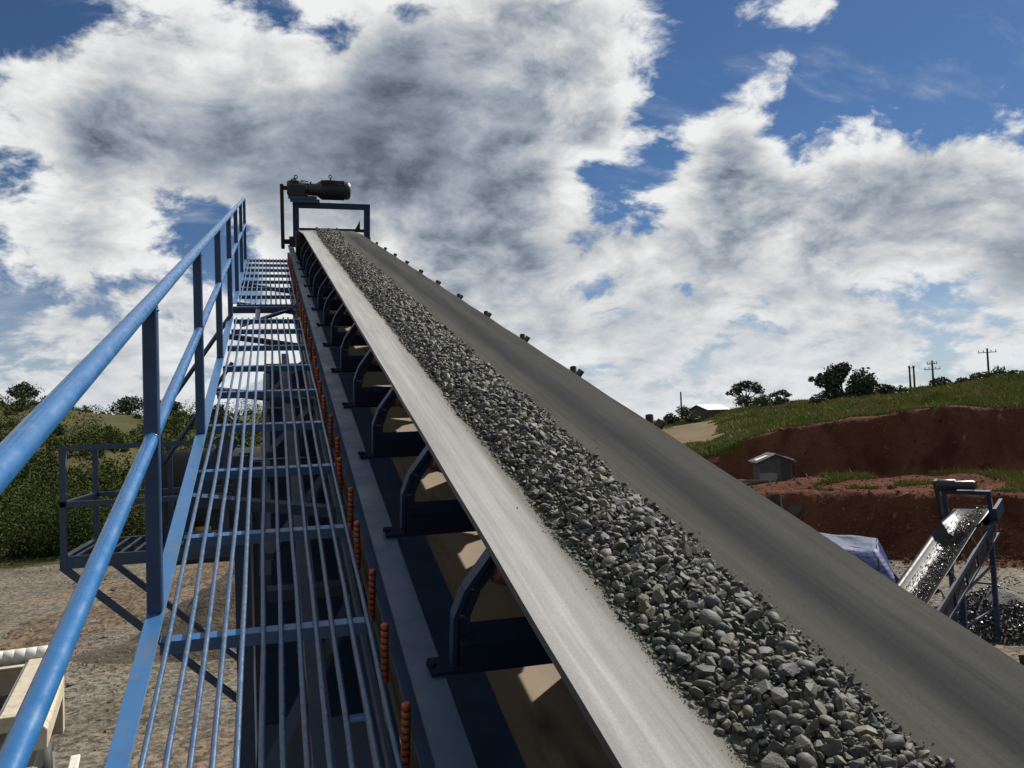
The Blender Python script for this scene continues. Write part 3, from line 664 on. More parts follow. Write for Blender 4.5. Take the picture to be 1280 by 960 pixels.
# ------------------------------------------------------------------ load of crushed stone
load = tag(frame_empty('gravel_load', CORG, CSC), 'long ridge of grey crushed stone lying along the middle of the main belt', 'gravel')
GX0, GX1 = 0.612, 0.918
def mound_h(x, s):
    c, w = (GX0+GX1)/2, (GX1-GX0)/2
    u = (x-c)/w
    return 0.646+0.036*np.clip(1-u*u, 0, 1)**0.8 + 0.010*np.clip(np.abs(u)-0.75, 0, 1)
def edge_wob(s): return 0.004*np.sin(s*5.1)+0.005*np.sin(s*11.3+1)+0.004*np.sin(s*23+2)
def build_load():
    n, q = 320, 15
    ss = np.linspace(0.2, 12.1, n); V = []
    for s in ss:
        t = min(1, max(0, (s-10.6)/1.5)); lift = 0.045*t*t
        for k in range(q):
            u = -1+2*k/(q-1); x = 0.765+u*(0.150+edge_wob(s)*(1 if u > 0 else 0.7))
            V.append((x, s, max(float(mound_h(x, s))-0.012, 0)+lift+random.uniform(-.004, .004)-0.012*(abs(u) > 0.98)))
    i, j = np.meshgrid(np.arange(n-1), np.arange(q-1), indexing='ij'); a = (i*q+j).ravel()
    o = obj('stone_bed', fast_mesh('stone_bed', V, np.stack([a, a+1, a+q+1, a+q], -1), True), 'fines', load)
    tag(o, kind='stuff')
    P, S = [], []
    def throw(num, r0, r1, smax, spread=1.0, smin=0.2, gap=1.35, bias=1.0):
        cell = {}; cs = r1*2; got = 0
        for _ in range(num*3):
            if got >= num: break
            s = smin+(smax-smin)*random.random()**bias; u = max(-1.15, min(1.15, random.gauss(0, 0.55))) if spread < 1 else random.uniform(-1.03, 1.03)
            x = 0.765+u*(0.146+edge_wob(s)); r = random.uniform(r0, r1)*random.uniform(0.85, 1.1)
            if abs(u) > 0.88 and r > 0.010: continue
            key = (int(s/cs), int(x/cs)); ok = True
            for a in (-1, 0, 1):
                for b in (-1, 0, 1):
                    for (sx, xx, rr) in cell.get((key[0]+a, key[1]+b), ()):
                        if (sx-s)**2+(xx-x)**2 < (gap*0.5*(rr+r))**2*1.6: ok = False; break
                    if not ok: break
                if not ok: break
            if not ok: continue
            cell.setdefault(key, []).append((s, x, r)); got += 1
            t = min(1, max(0, (s-10.6)/1.5))
            h = max(float(mound_h(x, s)), belt_h(x, s)+0.15*r if abs(u) > 0.88 else 0)+0.045*t*t+r*random.uniform(-0.3, 0.3)
            P.append((x, s, h)); S.append(r)
    throw(2300, 0.0140, 0.0215, 12.05, 0.8, gap=1.2)
    throw(11000, 0.0095, 0.0150, 12.05, gap=1.15)
    throw(8000, 0.0055, 0.009, 12.05, gap=1.2)
    throw(5500, 0.0035, 0.006, 4.5, gap=0.8, bias=1.5)
    # crumbs along the dusty rims
    for _ in range(9000):
        s = 0.4+6.6*random.random()**1.4; sg = random.choice((-1, -1, -1, -1, 1)); u = sg*(0.93+abs(random.gauss(0, 0.075)))
        x = 0.765+u*(0.150+edge_wob(s)); r = random.uniform(0.0007, 0.0024)
        P.append((x, s, belt_h(x, s)+0.4*r)); S.append(r)
    for _ in range(12):
        s = 0.6+8*random.random()**1.3; x = random.uniform(0.47, 0.60) if random.random() < 0.3 else 0.765+random.choice((-1, 1))*(0.15+abs(random.gauss(0, 0.03)))
        r = random.uniform(0.0014, 0.0036); P.insert(0, (x, s, belt_h(x, s)+0.35*r)); S.insert(0, r)
    P, S = np.array(P), np.array(S); crumb = np.arange(len(P)) >= len(P)-9000
    tag(obj('stone_crumbs', scatter_mesh('stone_crumbs', CHIPS, P[crumb], S[crumb]), 'fines', load), kind='stuff')
    P, S = P[~crumb], S[~crumb]
    # the 300 that show largest: near and big
    d = np.sqrt(P[:, 1]**2+0.74**2+P[:, 0]**2); vis = S/d; vis[(P[:, 1] < 0.80)] = 0
    order = np.argsort(-vis); near = order[:300]; rest = order[300:]; rest = rest[P[rest, 1] > 0.35]
    mes = []
    for k in range(22):
        V, F = rock_proto(17+k % 6, 500+k) if k < 15 else rock_proto(30, 500+k, True)
        mes.append(fast_mesh('stone', V, F, smooth=(k >= 15)))
    for i in near:
        o = obj('stone', mes[random.randrange(22)], 'stone', load)
        o.location = P[i]; o.scale = (S[i]*1.08,)*3
        o.rotation_euler = (random.uniform(-.6, .6), random.uniform(-.6, .6), random.uniform(0, 6.28)) if random.random() < 0.6 else (random.uniform(0, 6), random.uniform(0, 6), random.uniform(0, 6))
    me = scatter_mesh('loose_stones', ROCKS, P[rest], S[rest]*1.08)
    tag(obj('loose_stones', me, 'stones', load), kind='stuff')
build_load()

# ------------------------------------------------------------------ walkway with handrail
walk = tag(frame_empty('walkway'), 'blue inclined walkway of steel rods with tubular handrail left of the main conveyor', 'walkway')
POSTS = [0.70, 2.79, 4.87, 6.96, 9.02, 11.05, 13.20, 15.30]
SECT = [(-1.2, 8.98), (9.95, 15.35)]
XL = -0.395
def wob(a): return random.uniform(-a, a)
for (a, b) in SECT:
    m_ = MB(); m_.loft([(XL-0.027, 0.0), (XL+0.030, 0.0), (XL+0.030, -0.006), (XL-0.020, -0.006), (XL-0.020, -0.06), (XL-0.027, -0.06)], a, b); m_.build('side_angle', 'blue', walk, 0.0015)
    m_ = MB(); m_.box(0.285, 0.30, a, b, -0.20, -0.145); m_.build('inner_angle', 'blue_dull', walk)
CB = [1.0+0.815*k for k in range(-2, 10)]; CB = [c for c in CB if -1.1 < c < 8.9] + [8.93] + [9.98+0.76*k for k in range(8)]
for c in CB:
    m_ = MB(); m_.box(XL+0.032, 0.302, c-0.019, c+0.019, -0.0215, -0.0155); m_.box(XL+0.032, 0.302, c-0.019, c-0.013, -0.060, -0.0216); m_.build('cross_bar', 'blue', walk)
RX = [-0.335+0.0565*k for k in range(12)]
for (a, b) in SECT:
    for i, x in enumerate(RX):
        n = int((b-a)/0.4); ph = random.uniform(0, 6)
        pts = []; x0 = x+wob(0.004)
        for k in range(n+1):
            s = a+0.02+(b-a-0.04)*k/n
            x0 += wob(0.0045); x0 += (x-x0)*0.25
            pts.append((x0, s, -0.0065+wob(0.002)))
        q = MB(); q.tube(pts, 0.0085, 8); q.build('grating_rod', 'steel', walk)
TOPH = 0.995
for s in POSTS:
    # posts stand vertical: lean back in the inclined frame
    t = Vector((0, math.sin(AL), math.cos(AL))); p0 = Vector((XL, s, 0.001)); p1 = p0+t*((TOPH-0.010)/math.cos(AL))
    q = MB(); q.beam(p0, p1, 0.048, 0.048, (0, 1, 0), 0.004); q.build('post', 'navy', walk)
    w_ = MB()
    for k in range(8):
        a_ = 2*math.pi*k/8; w_.add([tuple(p0+Vector((0.029*math.cos(a_)+wob(.003), 0.029*math.sin(a_)+wob(.003), 0.0)))], [])
    w_.v.append((p0.x, p0.y, 0.010)); w_.f = [(i, (i+1) % 8, 8) for i in range(8)]; w_.sm = [True]*8; w_.build('weld_bead', 'blue', walk)
TOPH = 0.995
tops = [(XL+0.001*math.sin(s*1.1), s, TOPH+0.001*math.sin(s*1.3)) for s in np.arange(-2.0, 15.75, 0.25)]
q = MB(); q.tube(tops, 0.0245, 24); q.build('top_rail', 'blue_rail', walk)
lean = math.tan(AL)
MH = 0.555
for a, b in zip([-1.4]+POSTS[:-1], POSTS):
    q = MB(); q.tube([(XL, a+MH*lean+0.026 if a > 0 else a, MH), (XL, b+MH*lean-0.026, MH)], 0.0225, 20); q.build('mid_rail', 'blue_rail', walk)
for s in POSTS:
    for d_ in (-0.028, 0.028):
        w_ = MB(); w_.ring((XL, s+MH*lean+d_, MH), (0, 1, 0), 0.0225, 0.0035, 16); w_.build('weld_seam', 'blue_rail', walk)
    w_ = MB(); w_.ring((XL, s+(TOPH-0.026)*lean, TOPH-0.026), (0, lean, 1), 0.026, 0.004, 16); w_.build('weld_seam', 'blue_rail', walk)
for x_, s0, s1, h_, w0, h0 in ((0.13, 2.2, 8.9, -0.42, 0.07, 0.10), (-0.06, 4.2, 8.9, -0.62, 0.06, 0.08)):
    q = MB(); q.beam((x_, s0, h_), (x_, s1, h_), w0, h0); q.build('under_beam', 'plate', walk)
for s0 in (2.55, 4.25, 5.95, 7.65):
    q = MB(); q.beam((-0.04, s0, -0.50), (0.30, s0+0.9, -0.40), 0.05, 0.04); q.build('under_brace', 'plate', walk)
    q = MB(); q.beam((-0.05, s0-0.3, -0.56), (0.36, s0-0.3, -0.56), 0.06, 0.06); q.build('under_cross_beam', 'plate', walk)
# end frame at the joint between the two grating lengths
q = MB(); q.box(XL-0.02, 0.25, 9.86, 9.92, -0.10, -0.03); q.build('joint_beam', 'blue_dull', walk)
q = MB(); q.beam((XL+0.10, 9.05, -0.10), (0.2, 9.85, -0.06), 0.04, 0.03); q.build('joint_brace', 'blue_dull', walk)
for x in (XL+0.26,):
    q = MB(); q.beam((x, 9.0, -0.06), (x, 9.86, -0.06), 0.05, 0.03); q.build('joint_tie', 'blue_dull', walk)
for s in (1.9, 4.05, 6.2, 8.35, 10.5, 12.4):
    q = MB(); q.beam((XL+0.01, s, -0.085), (0.34, s, -0.20), 0.05, 0.05, (0, 1, 0)); q.build('support_bracket', 'blue_dull', walk)

# ------------------------------------------------------------------ support tower, side platform, stair rail, screening machine
def solid(name, m, parent, *boxes, bevel=0.0):
    b = MB()
    for q in boxes: b.box(*q)
    return b.build(name, m, parent, bevel)
def bar(name, m, parent, p0, p1, w=0.06, h=0.06, up=(0, 0, 1)):
    b = MB(); b.beam(p0, p1, w, h, up); return b.build(name, m, parent)
def pipe(name, m, parent, p0, p1, r=0.02, n=12):
    b = MB(); b.tube([p0, p1], r, n); return b.build(name, m, parent)

tw = tag(empty('support_tower', (0.55, 8.4, 0)), 'plated navy steel tower carrying the main conveyor, below the rod walkway', 'tower')
for x in (-0.83, 0.83):
    for y in (-0.75, 0.75):
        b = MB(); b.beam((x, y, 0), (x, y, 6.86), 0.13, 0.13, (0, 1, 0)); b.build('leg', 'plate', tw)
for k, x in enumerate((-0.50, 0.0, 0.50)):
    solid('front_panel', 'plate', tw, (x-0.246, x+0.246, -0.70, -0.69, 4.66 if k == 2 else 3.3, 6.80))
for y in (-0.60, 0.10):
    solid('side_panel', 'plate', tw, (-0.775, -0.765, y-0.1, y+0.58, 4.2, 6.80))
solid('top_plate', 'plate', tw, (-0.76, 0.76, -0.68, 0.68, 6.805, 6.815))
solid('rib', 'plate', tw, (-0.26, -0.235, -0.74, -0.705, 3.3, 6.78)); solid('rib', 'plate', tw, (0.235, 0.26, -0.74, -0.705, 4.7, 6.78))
pipe('cross_pipe', 'blue', tw, (0.02, -0.80, 4.56), (0.76, -0.80, 4.56), 0.045)
for z in (2.2,):
    bar('girt', 'plate', tw, (-0.76, -0.75, z), (0.76, -0.75, z), 0.1, 0.1)
b = MB(); b.beam((0.22, -0.79, 3.6), (0.76, -0.79, 4.4), 0.03, 0.03, (0, 1, 0)); b.build('cross_brace', 'blue', tw)
b = MB(); b.beam((0.76, -0.83, 3.6), (0.22, -0.83, 4.4), 0.03, 0.03, (0, 1, 0)); b.build('cross_brace', 'blue', tw)
solid('saddle', 'plate', tw, (-0.3, 0.75, -0.1, 0.1, 6.82, 7.25))

pf = tag(empty('side_platform', (-1.05, 8.8, 6.0)), 'small blue service platform with square guard rail left of the walkway', 'platform')
X0, X1, Y0, Y1 = -0.71, 0.72, -0.69, 0.70
for k in range(12):
    x = X0+0.07+k*0.117; solid('floor_bar', 'blue_dull', pf, (x, x+0.03, Y0+0.05, Y1-0.05, 0.02, 0.05))
for a in ((X0-0.03, X0+0.03, Y0, Y1), (X1-0.06, X1, Y0, Y1)): solid('edge_beam', 'blue_dull', pf, (*a, -0.05, 0.055))
for a in ((X0+0.031, X1-0.061, Y0, Y0+0.05), (X0+0.031, X1-0.061, Y1-0.05, Y1)): solid('edge_beam', 'blue_dull', pf, (*a, -0.05, 0.055))
solid('floor_joist', 'blue_dull', pf, (X0+0.04, X1-0.07, -0.03, 0.03, -0.04, 0.018))
for x, y in ((X0, Y0), (X0, Y1), (0.0, Y0), (0.0, Y1), (X1-0.1, Y0)):
    b = MB(); b.beam((x, y+0.02, 0.056), (x, y+0.02, 0.965), 0.05, 0.05, (0, 1, 0)); b.build('post', 'blue_dull', pf)
for h in (0.985, 0.50):
    w = 0.05
    b = MB(); b.beam((X0-0.025, Y0+0.02, h), (X1-0.05, Y0+0.02, h), w, 0.045); b.build('guard_rail', 'blue_dull', pf)
    b = MB(); b.beam((X0, Y0+0.05, h), (X0, Y1, h), w, 0.045); b.build('guard_rail', 'blue_dull', pf)
    b = MB(); b.beam((X0+0.026, Y1, h), (X1-0.05, Y1, h), w, 0.045); b.build('guard_rail', 'blue_dull', pf)
for y in (Y0+0.03, Y1-0.03):
    b = MB(); b.beam((X0-0.02, y, -0.03), (X1-0.02, y, -1.34), 0.055, 0.055, (0, 1, 0)); b.build('knee_brace', 'blue_dull', pf)

sr = tag(empty('stair_rail', (-1.0, 8.55, 6.0)), 'dark sloping stair rail rising from side platform to the walkway joint', 'stair rail')
b = MB(); b.tube([(-0.06, 0.0, 1.19), (0.62, 0.26, 2.24)], 0.022, 12); b.build('top_rail', 'blue_dull', sr)
b = MB(); b.tube([(-0.03, 0.0, 0.76), (0.62, 0.26, 1.76)], 0.020, 12); b.build('mid_rail', 'blue_dull', sr)
b = MB(); b.tube([(-0.03, 0.0, 0.0), (-0.03, 0.0, 1.22)], 0.022, 12); b.build('post', 'blue_dull', sr)
b = MB(); b.beam((0.0, 0.0, 0.02), (0.60, 0.26, 1.02), 0.16, 0.03, (0.2, -0.8, 0.2)); b.build('stringer', 'blue_dull', sr)

sm = tag(empty('screening_machine', (-0.4, 14.0, 0)), 'black screening machine with a small yellow guard seen through walkway rods', 'machine')
solid('housing', 'dark', sm, (-1.15, 1.9, -1.0, 1.2, 5.25, 6.30), bevel=0.03)
b = MB(); b.tube([(-1.2, -0.2, 6.35), (0.2, -0.2, 6.35)], 0.52, 28); b.build('exciter_drum', 'dark', sm)
for x in (-0.8, -0.4, 0.0): solid('spring_seat', 'dark', sm, (x-0.09, x+0.09, -1.12, -1.01, 5.5, 5.95))
g = MB(); g.loft([(-0.18, 5.92), (0.02, 5.90), (0.10, 6.10), (0.02, 6.32), (-0.06, 6.30), (-0.03, 6.12), (-0.16, 6.10)], -1.22, -1.03); g.build('belt_guard', 'yellow', sm)
solid('feed_plate', 'yellow', sm, (-0.95, -0.35, -1.06, -1.02, 5.72, 5.78))
for x in (0.25, 1.7):
    for y in (-0.8, 1.0):
        b = MB(); b.beam((x, y, 0), (x, y, 5.25), 0.16, 0.16, (0, 1, 0)); b.build('leg', 'dark', sm)

# ------------------------------------------------------------------ soil mound and truck
def heap(name, loc, rx, ry, h, m, seed, n=44, rough=0.12):
    V, F = [], []
    g = np.linspace(-1.15, 1.15, n); X, Y = np.meshgrid(g, g, indexing='ij'); r = np.hypot(X, Y)
    a = np.clip(1-r, 0, 1); z = h*(1-np.sqrt(np.clip(r, 0, 1.1)**2+0.02))
    z = z + rough*h*(smooth_noise(X*rx+50, Y*ry+50, 0.9, seed)+0.5*smooth_noise(X*rx+50, Y*ry+50, 0.35, seed+1))*2*np.clip(1.1-r, 0.0, 1)
    z = np.maximum(z, -0.25)
    i, j = np.meshgrid(np.arange(n-1), np.arange(n-1), indexing='ij'); q = (i*n+j).ravel()
    me = fast_mesh(name, np.stack([X.ravel()*rx, Y.ravel()*ry, z.ravel()], -1), np.stack([q, q+n, q+n+1, q+1], -1), True)
    o = obj(name, me, m); o.location = loc; return o
tag(heap('soil_mound', (-1.0, 33.5, -0.05), 4.2, 4.6, 2.7, 'mound', 31), 'brown soil heap on gravel pad seen through the walkway rods', 'soil heap')
tag(heap('soil_mound', (-4.2, 31.5, -0.05), 2.6, 1.6, 0.55, 'mound', 35), 'low dark soil ridge on the pad left of the soil heap', 'soil heap')

tk = tag(empty('truck', (-5.3, 17.9, 0), (0, 0, R(8))), 'cream open truck with white ribbed visor at bottom left corner', 'truck')
def bx(name, m, *b, bevel=0.02): return solid(name, m, tk, *b, bevel=bevel)
bx('side_rail', 'cream', (0.62, 1.02, -2.3, 1.75, 2.60, 2.70)); bx('side_rail', 'cream', (-1.02, -0.62, -2.3, 1.75, 2.60, 2.70))
s1 = MB(); s1.add([(1.025, -2.3, 2.68), (1.025, 1.3, 2.68), (1.30, 1.1, 2.38), (1.30, -2.3, 2.38), (1.02, -2.3, 2.05), (1.02, 1.3, 2.05), (1.29, 1.1, 2.05), (1.29, -2.3, 2.05)], [(0, 3, 2, 1), (4, 5, 6, 7), (0, 1, 5, 4), (1, 2, 6, 5), (2, 3, 7, 6), (3, 0, 4, 7)]); s1.build('side_fender', 'cream', tk, 0.03)
bx('inner_wall', 'grey', (0.56, 0.615, -2.25, 1.7, 1.4, 2.66)); bx('inner_wall', 'grey', (-0.615, -0.56, -2.25, 1.7, 1.4, 2.66))
for k in range(6): bx('wall_slot', 'black', (0.552, 0.5575, -1.9+k*0.6, -1.65+k*0.6, 2.30, 2.56), bevel=0)
bx('bed_floor', 'dark', (-0.55, 0.55, -2.25, 1.7, 1.30, 1.40)); bx('tail_board', 'cream', (-1.02, 1.02, -2.44, -2.305, 2.45, 2.70)); bx('tail_panel', 'grey', (-1.3, 1.2, -3.3, -2.46, 1.2, 1.9), bevel=0.1)
v = MB()
for k in range(13):
    x0 = -1.25+k*0.2; v.tube([(x0, 1.82, 2.74), (x0+0.01, 1.82, 2.74), (x0+0.19, 1.82, 2.74), (x0+0.2, 1.82, 2.74)], 0, 16, True, [0.15, 0.16, 0.16, 0.15])
v.build('ribbed_visor', 'white', tk)
bx('visor_post', 'grey', (0.95, 1.2, 1.78, 1.9, 1.9, 2.60)); bx('rear_bumper_bar', 'grey', (-1.4, 0.95, 2.35, 2.5, 2.45, 2.62), bevel=0.05); bx('cab', 'cream', (-1.2, 1.2, 2.0, 2.34, 1.0, 2.5))
bx('chassis', 'dark', (-0.9, 0.9, -3.2, 2.3, 0.7, 1.2)); bx('running_board', 'white', (1.45, 1.62, -3.2, 0.2, 1.02, 1.10))
wl = MB(); wl.tube([(0, 0, 0), (0.05, 0, 0), (0.25, 0, 0), (0.30, 0, 0)], 0, 24, True, [0.42, 0.5, 0.5, 0.42]); wl = wl.mesh('wheel'); wh = MB(); wh.tube([(0.301, 0, 0), (0.32, 0, 0)], 0.26, 18); wh = wh.mesh('rim')
for x in (0.72, -1.05):
    for y in (-1.2, 1.7):
        o = obj('wheel', wl, 'tyre', tk); o.location = (x, y, 0.5); obj('rim', wh, 'grey', o)
pipe('mast', 'yellow', tk, (-0.10, -3.0, 1.9), (-0.28, -2.2, 3.3), 0.03)
ty = MB(); ty.ring((0, 0, 0), (0.15, 0.1, 1), 0.30, 0.12, 20); ty = ty.mesh('spare_tyre')
for k, (x, y, z, lb) in enumerate([(-5.25, 18.6, 2.12, 'black tyre lying deepest in the truck bed near the visor'), (-5.05, 17.55, 2.05, 'black tyre lying in the middle of the truck bed')]):
    o = obj('spare_tyre', ty, 'tyre'); o.location = (x, y, z); o.rotation_euler = (0.1*k, 0.2, k); tag(o, lb, 'tyre')
P = np.stack([rng.uniform(-0.45, 0.45, 90), rng.uniform(-2.1, 1.5, 90), rng.uniform(1.5, 2.15, 90)], -1)
me = scatter_mesh('truck_scrap', CHIPS, P, rng.uniform(0.06, 0.16, 90)); o = obj('truck_scrap', me, 'wetstone'); o.location = (-5.3, 17.9, 0); o.rotation_euler = (0, 0, R(8))
tag(o, 'dark loose scrap filling the bed of the cream truck', 'scrap', kind='stuff')

# ------------------------------------------------------------------ second conveyor on the right with its falling stone
RC_H, RC_I = R(59), R(17)
Xr = Vector((math.cos(RC_H), -math.sin(RC_H), 0)); Dr = Vector((math.sin(RC_H)*math.cos(RC_I), math.cos(RC_H)*math.cos(RC_I), math.sin(RC_I))); Nr = Xr.cross(Dr)
RM = Matrix((Xr, Dr, Nr)).transposed().to_4x4(); RC_O = Vector((21.45, 22.35, 3.75)); RM.translation = RC_O
RM = RM @ Matrix.Scale(1.22, 4)
rc = empty('stockpile_conveyor'); rc.matrix_world = RM; tag(rc, 'small blue conveyor with wet black belt pouring stone at the right edge', 'conveyor')
RCW = 0.44
def rc_prof(): return [(-0.44, 0.20), (-0.36, 0.145), (-0.20, 0.03), (-0.1, 0.0), (0.1, 0.0), (0.20, 0.03), (0.36, 0.145), (0.44, 0.20)]
def rc_belt():
    pr = rc_prof(); ss = np.concatenate([np.linspace(-12.5, 0, 40), 0.0+0.22*np.sin(np.linspace(0.1, 3.1, 8))]); hs = np.concatenate([np.zeros(40), -0.22+0.22*np.cos(np.linspace(0.1, 3.1, 8))])
    ts = np.concatenate([np.clip((np.linspace(-12.5, 0, 40)+1.2)/1.2, 0, 1), np.ones(8)])
    V = [[(x, s, h*(1-t)+hh+0.06*t) for x, h in pr] for s, hh, t in zip(ss, hs, ts)]; n = len(pr); nr = len(V); V = np.array(V).reshape(-1, 3)
    i, j = np.meshgrid(np.arange(nr-1), np.arange(n-1), indexing='ij'); a = (i*n+j).ravel()
    o = obj('belt', fast_mesh('belt', V, np.stack([a, a+1, a+n+1, a+n], -1), True), 'wetbelt', rc); so = o.modifiers.new('thick', 'SOLIDIFY'); so.thickness = 0.012
rc_belt()
for x in (-0.56, 0.50): solid('side_channel', 'navyblue', rc, (x, x+0.06, -12.5, 0.35, -0.20, -0.08)); solid('lower_chord', 'navyblue', rc, (x, x+0.06, -12.5, 0.0, -0.62, -0.55))
for k in range(12):
    s0 = -12+k*1.0
    for x in (-0.535, 0.535): solid('side_plate', 'dark', rc, (x-0.004, x+0.004, s0+0.03, s0+0.80, -0.54, -0.21))
    for x in (-0.53, 0.53):
        bar('truss_upright', 'navyblue', rc, (x, s0, -0.55), (x, s0, -0.20), 0.05, 0.05, (0, 1, 0)); bar('truss_diagonal', 'navyblue', rc, (x, s0+0.05, -0.54), (x, s0+0.95, -0.21), 0.04, 0.03, (1, 0, 0))
for k in range(13):
    e = bpy.data.objects.new('troughing_idler', None); link(e, rc); e.location = (0, -12.0+0.92*k, 0)
    for sx in (-1, 1):
        b = MB(); b.beam((sx*0.52, 0, -0.08), (sx*0.46, 0, 0.12), 0.06, 0.012, (1, 0, 0)); b.build('bracket', 'dark', e)
        b = MB(); b.tube([(sx*0.43, 0, 0.095), (sx*0.17, 0, -0.04)], 0.045, 10); b.build('roller', 'dark', e)
for x in (-0.53, 0.53):
    bar('drive_post', 'navyblue', rc, (x, -0.3, -0.08), (x, -0.3, 0.62), 0.10, 0.10, (0, 1, 0))
solid('drive_beam', 'navyblue', rc, (-0.58, 0.58, -0.35, -0.25, 0.621, 0.72))
solid('discharge_lip', 'navyblue', rc, (0.58, 0.66, -0.35, 0.35, -0.10, 0.25))
b = MB(); b.tube([(-0.68, -0.3, 0.86), (-0.55, -0.3, 0.86), (-0.22, -0.3, 0.86), (-0.20, -0.3, 0.86), (0.22, -0.3, 0.86), (0.26, -0.3, 0.86)], 0, 18, True, [0.13, 0.15, 0.15, 0.11, 0.12, 0.09]); b.build('gear_motor', 'motor', rc)
solid('motor_mount', 'dark', rc, (-0.62, -0.2, -0.40, -0.20, 0.721, 0.76)); solid('chain_case', 'dark', rc, (-0.72, -0.64, -0.4, -0.2, -0.1, 1.0))
inv = RM.inverted()
def rl(p): return tuple(inv @ Vector(p))
for x in (-0.5, 0.5):
    t0 = RM @ Vector((x, -0.6, -0.62)); bar('leg', 'navyblue', rc, rl(t0), rl((t0.x, t0.y, 0.0)), 0.11, 0.11, (0, 1, 0))
    t1 = RM @ Vector((x, -3.4, -0.62)); bar('leg', 'navyblue', rc, rl(t1), rl((t1.x, t1.y, 0.0)), 0.11, 0.11, (0, 1, 0))
ta, tb = RM @ Vector((0.5, -0.6, -0.62)), RM @ Vector((0.5, -3.4, -0.62))
for z in (0.9, 2.2): bar('leg_tie', 'navyblue', rc, rl((ta.x, ta.y, z)), rl((tb.x, tb.y, min(z, tb.z))), 0.05, 0.05)
tc_ = RM @ Vector((-0.5, -0.6, -0.62)); bar('leg_tie', 'navyblue', rc, rl((ta.x, ta.y, 1.6)), rl((tc_.x, tc_.y, 1.6)), 0.05, 0.05)
n = 6500; x = np.clip(rng.normal(0.04, 0.14, n), -0.26, 0.32); s_ = rng.uniform(-12.3, 0.05, n)
P = np.stack([x, s_, np.interp(x, [q[0] for q in rc_prof()], [q[1] for q in rc_prof()])+0.02+0.06*np.clip(1-np.abs(x-0.1)/0.2, 0, 1)*rng.random(n)], -1)
Pw = (np.array(RM.to_3x3()) @ P.T).T + np.array(RC_O)
o = obj('wet_stone_load', scatter_mesh('wet_stone_load', CHIPS, Pw, rng.uniform(0.012, 0.03, n)), 'wetstone'); tag(o, 'dark wet stone lying along the belt of the small right conveyor', 'gravel', kind='stuff')
hd = np.array(RM @ Vector((0.1, 0.25, 0.05))); dh = np.array([math.sin(RC_H), math.cos(RC_H), 0])
n = 520; t = rng.random(n)**0.7*0.86; v0 = 1.5
Pf = hd[None]+dh[None]*(v0*t)[:, None]*rng.uniform(0.8, 1.15, (n, 1))+np.array(Xr)[None]*rng.normal(0, 0.11, (n, 1)); Pf[:, 2] += 0.35*t-4.9*t*t
o = obj('falling_stone', scatter_mesh('falling_stone', CHIPS, Pf, rng.uniform(0.018, 0.042, n)), 'wetstone'); tag(o, 'thin stream of stones falling off the small right conveyor', 'gravel', kind='stuff')
pc = hd+dh*1.25
hp = heap('wet_stone_pile', (pc[0], pc[1], -0.05), 2.2, 2.2, 1.25, 'wetsoil', 41, 40, 0.2); tag(hp, 'dark wet stone pile under the small right conveyor', 'stone pile')
a_ = rng.uniform(0, 6.28, 2600); r_ = np.sqrt(rng.random(2600)); Pp = np.stack([2.3*r_*np.cos(a_), 2.3*r_*np.sin(a_), 1.25*(1-r_*0.98)+rng.normal(0, 0.03, 2600)], -1)
tag(obj('pile_stone', scatter_mesh('pile_stone', CHIPS, Pp, rng.uniform(0.03, 0.09, 2600)), 'wetstone', hp), kind='stuff')

# ------------------------------------------------------------------ tarp tent, shack, houses
tt = tag(empty('tarp_tent', (22.1, 28.4, 0), (0, 0, R(-32))), 'blue and white tarp tent pitched on the pit floor below red bank', 'tent')
def sheet(name, m, parent, c, n=14, sagd=0.12, seed=1):
    c = [Vector(q) for q in c]; V = []
    for i in range(n):
        for j in range(n):
            u, v = i/(n-1), j/(n-1); p = (c[0]*(1-u)+c[1]*u)*(1-v)+(c[3]*(1-u)+c[2]*u)*v
            p.z -= sagd*math.sin(math.pi*u)*math.sin(math.pi*v); p += Vector((0.03*math.sin(9*u+seed)*math.sin(7*v), 0.03*math.sin(8*v+seed), 0.02*math.sin(11*u+6*v+seed))); V.append(p[:])
    q = [(i*n+j) for i in range(n-1) for j in range(n-1)]
    me = fast_mesh(name, V, [(a, a+n, a+n+1, a+1) for a in q], True); o = obj(name, me, m, parent); so = o.modifiers.new('thick', 'SOLIDIFY'); so.thickness = 0.01; return o
sheet('roof_sheet', 'tarpwhite', tt, [(-1.9, 0.3, 1.95), (0.40, 0.3, 1.70), (0.55, 1.5, 2.0), (-1.9, 1.5, 2.22)])
sheet('side_sheet', 'tarpblue', tt, [(-1.9, 0.29, 1.95), (0.40, 0.29, 1.70), (1.35, -1.75, 0.05), (-1.9, -1.75, 0.05)], seed=3)
sheet('end_sheet', 'tarpblue', tt, [(0.405, 0.3, 1.70), (0.555, 1.5, 2.0), (1.35, 1.6, 0.05), (1.36, -1.74, 0.05)], seed=5)
for x, y, h in ((-1.8, -0.45, 1.78), (0.35, -0.45, 1.48), (-1.8, 1.4, 2.12), (0.5, 1.4, 1.9)): pipe('pole', 'wood', tt, (x, y, 0), (x, y, h), 0.03)

